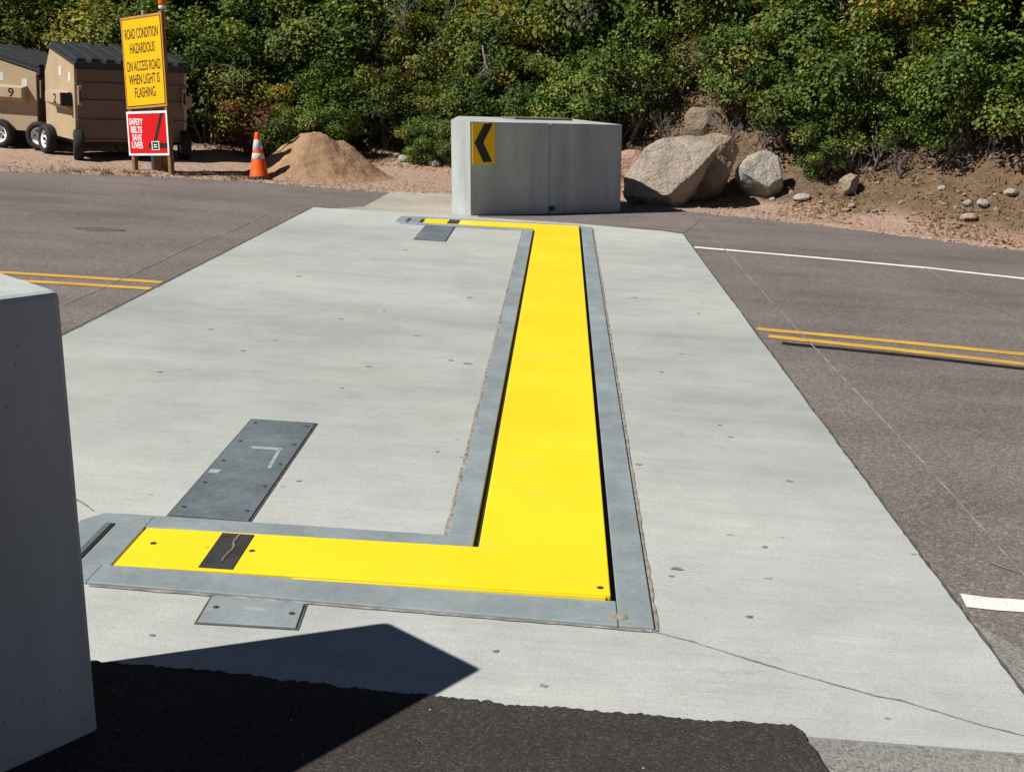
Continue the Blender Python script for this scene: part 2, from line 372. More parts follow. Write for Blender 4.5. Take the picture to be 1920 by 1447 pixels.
ys = list(np.concatenate([np.linspace(-160, 11, 14)[:-1], np.arange(11, 27, 0.11), np.linspace(27, 60, 24)[1:], np.linspace(60, 220, 9)[1:]]))
gv = [(x, y, ground_z(x, y)) for y in ys for x in xs]
nx = len(xs)
gf = [(j * nx + i, j * nx + i + 1, (j + 1) * nx + i + 1, (j + 1) * nx + i) for j in range(len(ys) - 1) for i in range(nx - 1)]
gm = mesh('ground', gv, gf)
att = gm.attributes.new('bank', 'FLOAT', 'POINT')
bk = []
for x, y, z in gv:
    b = (foot_d(x, y) + 0.55 + 0.35 * noise.noise(Vector((x * 1.3, y * 1.3, 7)))) / 0.7
    bk.append(max(0.0, min(1.0, b)))
att.data.foreach_set('value', bk)
ground = tag(link('ground', gm, M['ground'], smooth=True), 'tan and pinkish dirt shoulder rising into a steep bank', 'ground', kind='structure')

road = tag(link('road', mesh('road', [P(x, y, 0) for x, y in rect(-60, 60, -40, 19)], [(0, 1, 2, 3)]), M['asphalt']),
           'weathered reddish grey asphalt road', 'road', kind='structure')

# ------------------------------------------------------------------ road markings and sealed cracks
def ribbon(name, pts, w, z, mat, parent, jag=0.0, step=0.08):
    "flat strip following road points (x, y); w = width across"
    dense = []
    for (x0, y0), (x1, y1) in zip(pts, pts[1:]):
        L = math.hypot(x1 - x0, y1 - y0); k = max(1, int(L / step))
        dense += [(x0 + (x1 - x0) * i / k, y0 + (y1 - y0) * i / k) for i in range(k)]
    dense.append(pts[-1]); vs = []
    for i, (x, y) in enumerate(dense):
        a = dense[max(0, i - 1)]; b = dense[min(len(dense) - 1, i + 1)]
        dx, dy = b[0] - a[0], b[1] - a[1]; L = math.hypot(dx, dy) or 1; nxx, nyy = -dy / L, dx / L
        for s in (-1, 1):
            ww = w / 2 * (1 + jag * rnd.uniform(-1, 1)); o = jag * w * 0.6 * noise.noise(Vector((x * 5, y * 5, 1.3)))
            vs.append(P(x + nxx * (s * ww + o), y + nyy * (s * ww + o), z))
    return link(name, mesh(name, vs, [(2 * i, 2 * i + 1, 2 * i + 3, 2 * i + 2) for i in range(len(dense) - 1)]), mat, parent)
def GL(*px): return [G(*p) for p in px]
for pts in (GL((1419, 617), (1660, 639), (1920, 665)) + [(9.0, 7.2), (13, 3.5)], GL((1441, 631), (1680, 656), (1920, 683)) + [(9.0, 6.9), (13, 3.1)]):
    ribbon('yellow_line', pts, 0.115, 0.004, M['yellow_line'], road, 0.10)
ribbon('tar_line', GL((1466, 644), (1690, 666), (1920, 692)) + [(9.0, 6.75), (13, 2.9)], 0.085, 0.0045, M['tar'], road, 0.08)
for pts in ([(-30, 9.6), (-9, 9.95)] + GL((-60, 508), (48, 514), (304, 530)), [(-30, 9.4), (-9, 9.72)] + GL((-60, 523), (110, 531), (282, 542))):
    ribbon('yellow_line', pts, 0.105, 0.004, M['yellow_line'], road, 0.10)
ribbon('white_line', GL((1302, 464), (1500, 481), (1740, 503), (1920, 523)) + [(8, 10.6), (12, 6.2)], 0.105, 0.004, M['white_line'], road, 0.10)
ribbon('white_line', GL((1806, 1126), (1920, 1138)) + [(2.6, 4.2), (8, 2.0)], 0.118, 0.004, M['white_line'], road, 0.12)
ribbon('crack_seal', GL((1310, 418), (1360, 470), (1440, 560), (1520, 645), (1600, 730), (1700, 835), (1800, 945), (1880, 1035), (1925, 1085)), 0.011, 0.0055, M['seal'], road, 0.5)
ribbon('crack_seal', GL((1735, 503), (1800, 545), (1870, 580), (1930, 605)), 0.011, 0.0055, M['seal'], road, 0.5)
ribbon('crack_seal', GL((1855, 1056), (1890, 1068), (1922, 1078)), 0.012, 0.0052, M['seal'], road, 0.5)
ribbon('crack_seal', GL((120, 572), (200, 537), (290, 495), (380, 452), (440, 432), (500, 402)), 0.008, 0.0055, M['seal'], road, 0.5)
ribbon('crack_seal', GL((435, 403), (470, 417), (478, 421)), 0.014, 0.0052, M['seal'], road, 0.5)

for (u, v, a_, b_) in ((190, 430, .24, .13),):
    x0, y0 = G(u, v); ring = []
    for i in range(40):
        t = 2 * math.pi * i / 40; k_ = 1 + .55 * noise.noise(Vector((math.cos(t) * 1.6 + u, math.sin(t) * 1.6, 2))) + .15 * rnd.uniform(-1, 1); ring.append((x0 + a_ * k_ * math.cos(t), y0 + b_ * k_ * math.sin(t)))
    link('oil_stain', mesh('oil_stain', [P(x, y, .0035) for x, y in ring], [tuple(range(40))]), M['oil'], road)
# ------------------------------------------------------------------ concrete slab with the barrier pit
def lerp(a, b, t): return a + (b - a) * t
def xl(y): return lerp(-3.137, -2.962, (y - 7.77) / (15.0 - 7.77))
def xr(y): return lerp(1.452, 1.352, (y - 3.5) / (14.6 - 3.5))
outer = [(xl(3.34), 3.50), (-1.5, 3.44), (-0.36, 3.36), (0.69, 3.345), (xr(3.37), 3.335)]
for i in range(1, 24):
    y = lerp(3.37, 14.59, i / 24); outer.append((xr(y) + rnd.uniform(-0.006, 0.006), y))
outer += [(1.352, 14.59), (1.12, 14.76), (0.78, 14.82), (0.13, 14.97), (-0.81, 15.0), (-1.34, 15.0), (-2.2, 15.0), (-2.965, 15.0)]
PITX0, PITX1, PY0, PY1 = -1.735, 0.205, 4.165, 14.555
hole = [(PITX0, PY0), (PITX1, PY0), (PITX1, PY1), (PITX0, PY1), (PITX0, 14.115), (-0.345, 14.115), (-0.345, 4.605), (PITX0, 4.605)]
SZ = 0.008
bm = bmesh.new()
allp = outer + hole
tv = [bm.verts.new(P(x, y, SZ)) for x, y in allp]
for tri in tessellate_polygon([[Vector((x, y, 0)) for x, y in outer], [Vector((x, y, 0)) for x, y in hole]]):
    try: bm.faces.new([tv[i] for i in tri])
    except ValueError: pass
for ring, depth in ((list(range(len(outer))), -0.12), (list(range(len(outer), len(allp))), -0.28)):
    lo = {i: bm.verts.new(P(allp[i][0], allp[i][1], depth)) for i in ring}
    for a, b in zip(ring, ring[1:] + ring[:1]): bm.faces.new((tv[a], tv[b], lo[b], lo[a]))
slab = tag(bm_obj('concrete_pavement', bm, M['slab']), 'pale grey concrete slab across the road around the barrier', 'pavement', kind='structure')
# near-black sheet laid over the road paints the shade of the deep pit
link('pit_shade', mesh('pit_shade', [P(x, y, 0.0025) for x, y in hole], [tuple(range(8))]), M['pit'], slab)
ribbon('joint_crack', GL((1223, 1188), (1300, 1208), (1400, 1240), (1500, 1270), (1590, 1295), (1640, 1309), (1690, 1318), (1760, 1340), (1850, 1367), (1935, 1388)), 0.0065, SZ + 0.003, M['crackline'], slab, 0.6, 0.03)
ribbon('edge_joint', [(xl(y) + 0.006, y) for y in (3.6, 7, 11, 14.98)], 0.022, SZ + 0.002, M['joint'], slab, 0.25)
ribbon('edge_joint', [(xr(y) + 0.004, y) for y in (3.40, 6, 9, 12, 14.55)], 0.012, SZ + 0.002, M['joint'], slab, 0.6, 0.05)
ribbon('crack', GL((140, 938), (160, 950), (176, 962)), 0.006, SZ + 0.003, M['joint'], slab, 0.5, 0.03)

for pts_ in ([(-.452, 4.73), (-.452, 9.5), (-.450, 13.97)], [(-1.80, 4.722), (-.45, 4.722)], [(-1.62, 4.035), (.31, 3.976)], [(.327, 3.98), (.329, 9.5), (.331, 14.6)]):
    ribbon('grout_edge', pts_, 0.015, SZ + 0.0035, M['grout'], slab, 0.45, 0.06)
for u, v, w_ in ((877, 684, .030), (845, 678, .022), (395, 620, .016), (1197, 874, .018), (1433, 1029, .016), (780, 632, .018), (690, 690, .016), (515, 640, .014), (1350, 800, .013), (1270, 1070, .026), (1258, 1084, .012), (720, 585, .016), (640, 730, .015), (300, 700, .016), (455, 660, .018),
                 (1370, 822, .014), (1480, 905, .016), (1240, 700, .016), (1310, 590, .018), (560, 905, .012), (1405, 1160, .014), (930, 1225, .012), (1020, 1290, .014), (285, 1195, .012), (640, 600, .02), (880, 560, .02), (560, 520, .024), (760, 470, .026), (1190, 560, .02), (820, 850, .011)):
    x0, y0 = G(u, v); ring = []
    for i in range(14):
        t = 2 * math.pi * i / 14; k_ = rnd.uniform(.55, 1.25); ring.append((x0 + w_ * k_ * math.cos(t), y0 + w_ * .8 * k_ * math.sin(t)))
    link('gum_spot', mesh('gum_spot', [P(x, y, SZ + .0022) for x, y in ring], [tuple(range(14))]), M['gum'], slab)
# foreground paving
def jag_poly(pts, amp, step=0.03):
    out = []
    for (x0, y0), (x1, y1) in zip(pts, pts[1:]):
        L = math.hypot(x1 - x0, y1 - y0); k = max(1, int(L / step))
        for i in range(k):
            t = i / k; x = lerp(x0, x1, t); y = lerp(y0, y1, t)
            o = amp * (noise.noise(Vector((x * 9, y * 9, 2))) + 0.8 * noise.noise(Vector((x * 31, y * 31, 5))) + 0.9 * noise.noise(Vector((x * 85, y * 85, 8))) + 0.35 * rnd.uniform(-1, 1))
            out.append((x, y + o))
    return out
top = jag_poly([(-6.0, 3.62), (-1.42, 3.49), G(430, 1268), G(640, 1296), G(820, 1312), G(960, 1328), G(1250, 1352), G(1495, 1369)], 0.011, 0.009)
bm = bmesh.new()
poly = [(-6, -12)] + [(7, -12), (7, 1.9), (0.78, 2.3)] + [(x, y) for x, y in [G(1552, 1452), G(1537, 1430), G(1528, 1412), G(1512, 1396), G(1507, 1380)]] + top[::-1]  # out-of-view widening to the right added to cut bounce light on the near block
bm.faces.new([bm.verts.new(P(x, y, SZ + 0.007)) for x, y in poly])
lo = [bm.verts.new(P(x, y, 0.002)) for x, y in poly]; bm.verts.ensure_lookup_table(); hv = bm.verts[:len(poly)]
for i in range(len(poly)): bm.faces.new((hv[i], hv[(i + 1) % len(poly)], lo[(i + 1) % len(poly)], lo[i]))
tag(bm_obj('asphalt_patch', bm, M['fresh']), 'dark fresh asphalt strip beside the concrete slab', 'pavement', kind='structure')
tag(link('stained_patch', mesh('stained_patch', [P(x, y, 0.004) for x, y in [(0.66, 2.0), (2.6, 2.2), (2.2, 3.28), (1.9, 3.6), (1.62, 3.95), (1.43, 4.3), (1.43, 3.36), (0.66, 3.40)]], [tuple(range(8))]), M['slurry']),
    'cement stained grey asphalt at the slab corner', 'pavement', kind='structure')
ap = jag_poly([G(640, 391), G(683, 388), G(732, 361), G(790, 361), G(845, 362)], 0.05, 0.1)
tag(link('concrete_apron', mesh('concrete_apron', [P(x, y, 0.004) for x, y in ap + [(-1.2, 17.5), (-1.0, 15.03), (-2.7, 15.03)]], [tuple(range(len(ap) + 3))]), M['apron']),
    'dusty pale concrete apron beside the far block', 'pavement', kind='structure')

# ------------------------------------------------------------------ vehicle barrier
barrier = tag(empty('vehicle_barrier', P(-0.07, 9.35, 0)), 'long yellow steel plate barrier set flush in a galvanised frame across the slab', 'barrier')
def part(name, bm, mat, parent=barrier, smooth=False):
    o = bm_obj(name, bm, mat, None, smooth); o.parent = parent; o.matrix_parent_inverse = Matrix.Translation(parent.location).inverted(); return o
FT = 0.020
def bar(x0, x1, y0, y1, poly=None, name='frame_bar', zt=FT, mat='galv'): return part(name, prism_bm(poly or rect(x0, x1, y0, y1), -0.06, zt, 0.003), M[mat])
MY = 18.70
mir = lambda poly: [(x, MY - y) for x, y in poly][::-1]
bar(.199, .318, 3.985, 9.505); bar(.199, .320, 9.509, 14.62)
bar(-.442, -.338, 4.715, 9.485); bar(-.440, -.338, 9.489, 13.98)
near_out = [(-1.63, 4.045), (.196, 3.985), (.196, 4.185), (-1.63, 4.200)]
near_in = [(-1.60, 4.590), (-.338, 4.590), (-.338, 4.712), (-1.60, 4.712)]
near_end = [(-1.79, 4.05), (-1.633, 4.047), (-1.633, 4.202), (-1.603, 4.202), (-1.603, 4.712), (-1.80, 4.712), (-1.862, 4.62), (-1.862, 4.12)]
for pl in (near_out, near_in):
    bar(0, 0, 0, 0, pl); bar(0, 0, 0, 0, mir(pl))
bar(0, 0, 0, 0, near_end, 'end_plate', FT - 0.002); bar(0, 0, 0, 0, mir(near_end), 'end_plate', FT - 0.002)
for s in (0, 1):
    f = (lambda p: mir(p)) if s else (lambda p: p)
    part('slot', prism_bm(f(rect(-1.732, -1.721, 4.24, 4.60)), 0.0, FT + 0.0012), M['pit'])
    part('slot_plate', prism_bm(f(rect(-1.757, -1.735, 4.24, 4.60)), 0.0, FT + 0.002, 0.001), M['galv_dark'])
ptop = lambda x, y: 0.020 + 0.018 * (x + 1.592) / 1.767
U = [(-1.592, 4.206), (.178, 4.192), (.172, 14.525), (-1.56, 14.50), (-1.56, 14.135), (-.312, 14.135), (-.312, 4.577), (-1.592, 4.582)]
plate = part('barrier_plate', prism_bm(U, -0.10, 0, 0.004, ztop=ptop), M['yellow'])
part('front_lip', prism_bm([(-.95, 4.187), (.160, 4.180), (.160, 4.190), (-.95, 4.1965)], -.03, 0, 0.001, ztop=lambda x, y: ptop(x, y) - 0.006), M['yellow'])
for f in ((lambda p: p), mir):
    pm = part('rubber_patch', prism_bm(f([(-1.292, 4.222), (-1.169, 4.220), (-1.171, 4.560), (-1.294, 4.563)]), 0.0, 0, ztop=lambda x, y: ptop(x, y) + 0.003), M['rubber'])
ck = ribbon('patch_crack', GL((452, 1014), (440, 1026), (437, 1040), (425, 1052), (416, 1066)), 0.008, ptop(-1.2, 0) + 0.0055, simple('torn_rubber_edge', (0.16, 0.13, 0.10), 0.9, var=0.4, scale=60), None, 0.7, 0.02)
ck.parent = barrier; ck.matrix_parent_inverse = Matrix.Translation(barrier.location).inverted()
def disc(name, u, v, r, z, mat, parent=barrier, h=0.003, xy=None):
    x, y = xy if xy else G(u, v)
    vs, fs = lathe([(r, 0), (r, h * 0.6), (r * 0.8, h)], 14)
    o = link(name, mesh(name, [Vector(q) for q in vs], fs), mat)
    o.location = P(x, y, z) - parent.location; o.parent = parent; return o
for u, v, r in ((473, 1044, .011), (1125, 1120, .012), (288, 1028, .012)): disc('bolt_head', u, v, r, ptop(G(u, v)[0], 0) - 0.0005, M['screw_dark'])
disc('weld_ring', 1163, 1166, .026, FT - 0.001, M['rust']); disc('lifting_plug', 1165, 1166, .016, FT + 0.0015, M['galv'])

# access covers
def cover(name, poly, label, screws, mat, marks=()):
    cx = sum(p[0] for p in poly) / len(poly); cy = sum(p[1] for p in poly) / len(poly)
    t = tag(empty(name, P(cx, cy, SZ)), label, 'access cover', None)
    inv = Matrix.Translation(t.location).inverted()
    def add(nm, bm, m):
        o = bm_obj(nm, bm, m); o.parent = t; o.matrix_parent_inverse = inv; return o
    grow = [(x + (0.010 if x > cx else -0.010), y + (0.010 if y > cy else -0.010)) for x, y in poly]
    add('surrounding_joint', prism_bm(grow, -0.02, SZ + 0.0025), M['joint'])
    add('cover_plate', prism_bm(poly, -0.01, SZ + 0.0075, 0.002), mat)
    for x, y in screws:
        disc('screw', 0, 0, 0.011, SZ + 0.0072, M['screw'], t, 0.003, (x, y)); disc('screw_socket', 0, 0, 0.0055, SZ + 0.0098, M['screw_dark'], t, 0.001, (x, y))
    for q in marks: add('tape_mark', prism_bm(q, SZ + 0.004, SZ + 0.0084), M['tape'])
    return t
sc = [(x, lerp(4.84, 6.07, i / 4)) for i in range(5) for x in (-1.525, -1.268)]
cover('access_cover', [(-1.556, 4.752), (-1.236, 4.738), (-1.236, 6.145), (-1.556, 6.149)],
      'long grey steel access cover with two rows of screws beside the near barrier arm', sc, M['galv_dark'],
      [[G(472, 842), G(530, 846), G(528, 850), G(472, 846)], [G(522, 847), G(528, 848), G(508, 884), G(501, 884)], [G(396, 885), G(416, 887), G(408, 893), G(390, 892)]])
cover('access_cover', [(-1.178, 3.806), (-0.858, 3.812), (-0.868, 4.000), (-1.184, 4.012)],
      'small grey steel access cover with two screws between the barrier frame and the dark asphalt', [G(405, 1146), G(547, 1158)], M['galv'],
      [[G(455, 1144), G(505, 1149), G(504, 1154), G(455, 1150)]])
cover('access_cover', [(-1.506, 12.84), (-1.194, 12.836), (-1.194, 14.02), (-1.506, 14.02)],
      'dark grey steel access cover beside the barrier arm next to the chevron block', [G(797, 444), G(832, 446), G(808, 428), G(848, 431)], M['galv_dark'])

# ------------------------------------------------------------------ concrete blocks
def block(poly, h, label, notch=None):
    bm = prism_bm(poly, -0.05, 0, 0.018, ztop=lambda x, y: h)
    o = tag(bm_obj('concrete_block', bm, M['block']), label, 'block'); return o
nb_poly = [(-1.252, 3.105), (-1.585, 3.395), (-2.60, 2.80), (-3.2, 1.98), (-2.36, 1.44)][::-1]
near_block = block(nb_poly, 1.225, 'tall concrete block beside the dark asphalt strip, throwing a pointed shadow on the slab')
A, B = Vector((-1.10, 15.145)), Vector((0.725, 16.54))
fd = (B - A).normalized(); fn = Vector((fd.y, -fd.x))
def along(t, out=0.0): v = A.lerp(B, t) + fn * out; return (v.x, v.y)
tj = 0.505
fb_poly = [(A.x, A.y), along(tj - 0.005), along(tj - 0.001, -0.02), along(tj + 0.001, -0.02), along(tj + 0.005), (B.x, B.y), (0.1, 17.35), (-1.33, 16.3), (-1.335, 15.30)]
bm = prism_bm(fb_poly, -0.05, 0, 0, ztop=lambda x, y: 1.095)
bmesh.ops.bevel(bm, geom=[e for e in bm.edges if e.calc_length() > 0.25 and not all(abs(v.co.z - gz(v.co.x) + 0.05) < 1e-4 for v in e.verts) and abs((e.verts[0].co + e.verts[1].co).xy.length) > 0], offset=0.016, segments=2, affect='EDGES', profile=0.5, clamp_overlap=True)
far_block = tag(bm_obj('concrete_block', bm, M['block']), 'wide grey concrete block carrying a yellow chevron sign beside the boulders', 'block')
cut = box_bm(-0.055, 0.055, -0.10, 0.12, 0.03, 0.095)
cuto = bm_obj('cutter', cut, M['pit']); c0 = along(tj + 0.018); cuto.location = P(c0[0], c0[1], 0); cuto.rotation_euler = (0, 0, math.atan2(fd.y, fd.x))
md = far_block.modifiers.new('drain', 'BOOLEAN'); md.operation = 'DIFFERENCE'; md.object = cuto; md.solver = 'EXACT'
bpy.context.view_layer.update(); dg = bpy.context.evaluated_depsgraph_get()
nm = bpy.data.meshes.new_from_object(far_block.evaluated_get(dg)); far_block.modifiers.clear(); far_block.data = nm; bpy.data.objects.remove(cuto)

cap = prism_bm([(-.80, 16.45), (-.62, 16.28), (.10, 16.82), (-.06, 17.08)], 1.09, 1.118, .004)
o = bm_obj('steel_cap', cap, simple('rusty_cap_steel', (0.16, 0.11, 0.085), 0.7, var=0.3)); o.parent = far_block
tag(link('stained_patch', mesh('stained_patch', [P(x, y, 0.004) for x, y in [G(1180, 410), G(1240, 407), G(1312, 412), G(1300, 424), G(1282, 437), G(1240, 432), G(1184, 427)]], [tuple(range(7))]), M['asph2']),
    'faded paler asphalt patch at the slab corner by the boulders', 'pavement', kind='structure')
# ------------------------------------------------------------------ lettering
def text_mesh(body, w, h, bold=0.0):
    cu = bpy.data.curves.new('t', 'FONT'); cu.body = body; cu.align_x = 'CENTER'; cu.align_y = 'CENTER'; cu.offset = bold; cu.extrude = 0.0
    o = bpy.data.objects.new('t', cu); C.objects.link(o); bpy.context.view_layer.update()
    me = bpy.data.meshes.new_from_object(o.evaluated_get(bpy.context.evaluated_depsgraph_get())); bpy.data.objects.remove(o)
    co = np.array([v.co[:] for v in me.vertices]); mn, mx = co.min(0), co.max(0)
    for v in me.vertices:
        v.co = (((v.co.x - (mn[0] + mx[0]) / 2) / (mx[0] - mn[0]) * w), 0, (v.co.y - (mn[1] + mx[1]) / 2) / (mx[1] - mn[1]) * h)
    return me
def flat(name, pts, y, mat, parent, th=0.0):
    "polygon in a sign's local x/z plane facing -y"
    if th:
        bm = bmesh.new(); a = [bm.verts.new((x, y, z)) for x, z in pts]; b = [bm.verts.new((x, y + th, z)) for x, z in pts]; k = len(pts)
        bm.faces.new(a); bm.faces.new(b[::-1])
        for i in range(k): bm.faces.new((a[i], a[(i + 1) % k], b[(i + 1) % k], b[i]))
        return bm_obj(name, bm, mat, parent)
    return link(name, mesh(name, [(x, y, z) for x, z in pts], [tuple(range(len(pts)))]), mat, parent)
def R(x0, x1, z0, z1): return [(x0, z0), (x1, z0), (x1, z1), (x0, z1)]

# chevron sign on the far block
cs0 = along(0.012, 0.004)
chev = tag(empty('chevron_sign', P(cs0[0], cs0[1], 0.60), math.atan2(fd.y, fd.x)), 'yellow sign with a black chevron pointing away from the boulders on the concrete block', 'sign')
cw, ch = 0.315, 0.475
sh_ = -math.tan(0.0)
flat('panel', R(0, cw, 0, ch), -0.006, M['sign_yellow'], chev, 0.006)
flat('chevron', [(0.025, .25), (.165, ch - .008), (.285, ch - .008), (.150, .25), (.275, .02), (.150, .02)], -0.009, M['black'], chev, 0.0015)

# ------------------------------------------------------------------ road-side sign
R0 = Vector(G(321, 331)); L0 = Vector((R0.x - 0.640, R0.y + 0.42)); sd = (R0 - L0); SW = sd.length; sa = math.atan2(sd.y, sd.x)
sign = tag(empty('road_sign', (L0.x, L0.y, gz(L0.x)), sa), 'yellow road condition warning board on two brown wooden posts by the dumpsters', 'sign')
for xx in (0.0, SW):
    zb = -0.35 - GR * xx * 0.85
    part_bm = box_bm(xx - 0.03, xx + 0.03, -0.02, 0.045, zb, 2.09 + (0.06 if xx else -0.03), 0.006)
    bm_obj('post', part_bm, M['post'], sign)
ROLL = 0.075
yb = empty('tmp'); bpy.data.objects.remove(yb)
def tilt(o):
    for v in (o.data.vertices):
        v.co.z += ROLL * (v.co.x - SW / 2)
    o.data.update(); return o
Y0, Y1 = 0.880, 2.10                          # yellow board
tilt(flat('board', R(-.045, SW + .045, Y0, Y1), -0.030, M['sign_frame'], sign, 0.012))
tilt(flat('face_border', R(-.020, SW + .020, Y0 + .03, Y1 - .03), -0.0325, M['black'], sign, 0.002))
tilt(flat('face', R(-.010, SW + .010, Y0 + .04, Y1 - .04), -0.035, M['sign_yellow'], sign, 0.002))
HW = SW + 0.02
for body, fy, fw in (('ROAD CONDITION', .165, .88), ('HAZARDOUS', .335, .66), ('ON ACCESS ROAD', .54, .90), ('WHEN LIGHT IS', .695, .82), ('FLASHING', .85, .55)):
    o = link('lettering', text_mesh(body, HW * fw, 0.135, 0.008), M['black'], sign)
    o.location = (SW / 2, -0.0365, lerp(Y1 - .04, Y0 + .04, fy)); 
    for v in o.data.vertices: v.co.z += ROLL * v.co.x
for zz in (1.5, 1.0):
    for xx in (0.0, SW): pass
rs = tag(empty('safety_sign', (L0.x, L0.y, gz(L0.x)), sa), 'red seat belt safety sign with white border below the yellow board', 'sign')
Z0, Z1 = 0.235, 0.835
RX0, RX1 = -.06, SW + .03
def tilt2(o):
    for v in o.data.vertices: v.co.z += 0.045 * (v.co.x - SW / 2)
    return o
def RX(a): return lerp(RX0 + .03, RX1 - .03, a)
def RZ(a): return lerp(Z1 - .03, Z0 + .03, a)
tilt2(flat('panel', R(RX0, RX1, Z0, Z1), -0.032, M['white'], rs, 0.010))
tilt2(flat('red_field', R(RX0 + .03, RX1 - .03, Z0 + .03, Z1 - .03), -0.0345, M['sign_red'], rs, 0.002))
for body, fy, fw in (('SAFETY', .20, .34), ('BELTS', .40, .28), ('SAVE', .60, .23), ('LIVES', .79, .27)):
    o = link('lettering', text_mesh(body, (RX1 - RX0) * fw, 0.092, 0.024), M['white'], rs); o.location = (RX(.215), -0.0365, RZ(fy))
    o.location.z += 0.045 * (o.location.x - SW / 2)
tilt2(flat('shoulder_belt', [(RX(.87), RZ(0)), (RX(.95), RZ(0)), (RX(.73), RZ(.72)), (RX(.65), RZ(.72))], -0.0365, M['black'], rs, 0.0015))
tilt2(flat('lap_belt', [(RX(.52), RZ(.74)), (RX(1), RZ(.74)), (RX(1), RZ(.87)), (RX(.52), RZ(.87))], -0.0372, M['black'], rs, 0.0018))
tilt2(flat('buckle_rim', R(RX(.60), RX(.80), RZ(.92), RZ(.70)), -0.039, M['white'], rs, 0.0015))
tilt2(flat('buckle', R(RX(.622), RX(.778), RZ(.90), RZ(.72)), -0.0405, M['black'], rs, 0.0014))
for a in (.775, .83): tilt2(flat('buckle_mark', R(RX(.655), RX(.745), RZ(a + .025), RZ(a)), -0.0418, M['white'], rs, 0.001))
# beacon standing behind the board
bx = Vector((lerp(L0.x, R0.x, 0.42), lerp(L0.y, R0.y, 0.42) + 0.20))
beacon = tag(empty('warning_beacon', (bx.x, bx.y, gz(bx.x) - .07), sa), 'orange warning light on a galvanised pipe behind the yellow board', 'beacon')
vs, fs = [], []; ring_tube(vs, fs, [Vector((0, 0, -.1)), Vector((0, 0, 2.26))], [.035, .035], 10); link('pipe', mesh('pipe', vs, fs), M['galv'], beacon)
vs, fs = [], []; ring_tube(vs, fs, [Vector((-.05, 0, 2.05)), Vector((.42, 0, 2.05))], [.02, .02], 8); link('cross_arm', mesh('cross_arm', vs, fs), M['galv'], beacon)
vs, fs = [], []; ring_tube(vs, fs, [Vector((.40, 0, 2.03)), Vector((.40, 0, 2.27))], [.03, .03], 10); link('lamp_stem', mesh('lamp_stem', vs, fs), M['galv'], beacon)
vs, fs = lathe([(.05, 2.27), (.055, 2.29), (.055, 2.31)], 16); o = link('lamp_collar', mesh('lamp_collar', vs, fs), M['white'], beacon); o.location.x = .40
vs, fs = lathe([(.05, 2.31), (.055, 2.34), (.055, 2.50), (.035, 2.54)], 16); o = link('lamp_lens', mesh('lamp_lens', vs, fs), M['amber'], beacon, True); o.location.x = .40
for k, (dx, dy) in enumerate(((.09, -.03), (.17, -.01))):
    q = Vector((bx.x + dx, bx.y + dy))
    o = bm_obj('wooden_stake', box_bm(-.045, .045, -.045, .045, -.2, .62 + .05 * k, .008), M['post']); o.location = (q.x, q.y, ground_z(q.x, q.y))
    tag(o, 'short brown wooden stake behind the seat belt sign', 'post', 'stakes behind the sign')

# ------------------------------------------------------------------ dumpsters
def wheel(parent, loc, rz, rim=True, r=0.225, w=0.15):
    e = None
    prof = [(r * .60, -w * .38), (r * .72, -w * .5), (r * .93, -w * .46), (r, -w * .28), (r, w * .28), (r * .93, w * .46), (r * .72, w * .5), (r * .60, w * .38)]
    vs, fs = [], []; n = 32
    for rr, z in prof:
        for j in range(n): t = 2 * math.pi * j / n; vs.append((z, rr * math.cos(t), rr * math.sin(t)))
    k = len(prof)
    for i in range(k):
        for j in range(n): fs.append((i * n + j, i * n + (j + 1) % n, ((i + 1) % k) * n + (j + 1) % n, ((i + 1) % k) * n + j))
    ty = link('wheel', mesh('wheel', vs, fs), M['tyre'], parent, True); ty.location = loc; ty.rotation_euler = (0, 0, rz)
    prof = [(0, -.035), (r * .16, -.035), (r * .18, -.015), (r * .40, -.015), (r * .48, -.03), (r * .60, -.052), (r * .63, -.05), (r * .61, .03), (0, .03)]
    vs, fs = [], []
    for rr, z in prof:
        for j in range(n): t = 2 * math.pi * j / n; vs.append((z, max(rr, 1e-4) * math.cos(t), max(rr, 1e-4) * math.sin(t)))
    for i in range(len(prof) - 1):
        for j in range(n): fs.append((i * n + j, i * n + (j + 1) % n, (i + 1) * n + (j + 1) % n, (i + 1) * n + j))
    link('rim', mesh('rim', vs, fs), M['white'], ty, True)
    for q in range(5):
        t = 2 * math.pi * q / 5
        o = link('wheel_nut', NUT, None, ty); o.location = (-.03, .075 * math.cos(t), .075 * math.sin(t))
    o = link('hub_cap', NUT, None, ty); o.location = (-.04, 0, 0); o.scale = (1.2, 1.7, 1.7)
_nb = box_bm(-.012, .012, -.013, .013, -.013, .013, .003); NUT = bpy.data.meshes.new('wheel_nut'); _nb.to_mesh(NUT); _nb.free(); NUT.materials.append(M['black'])
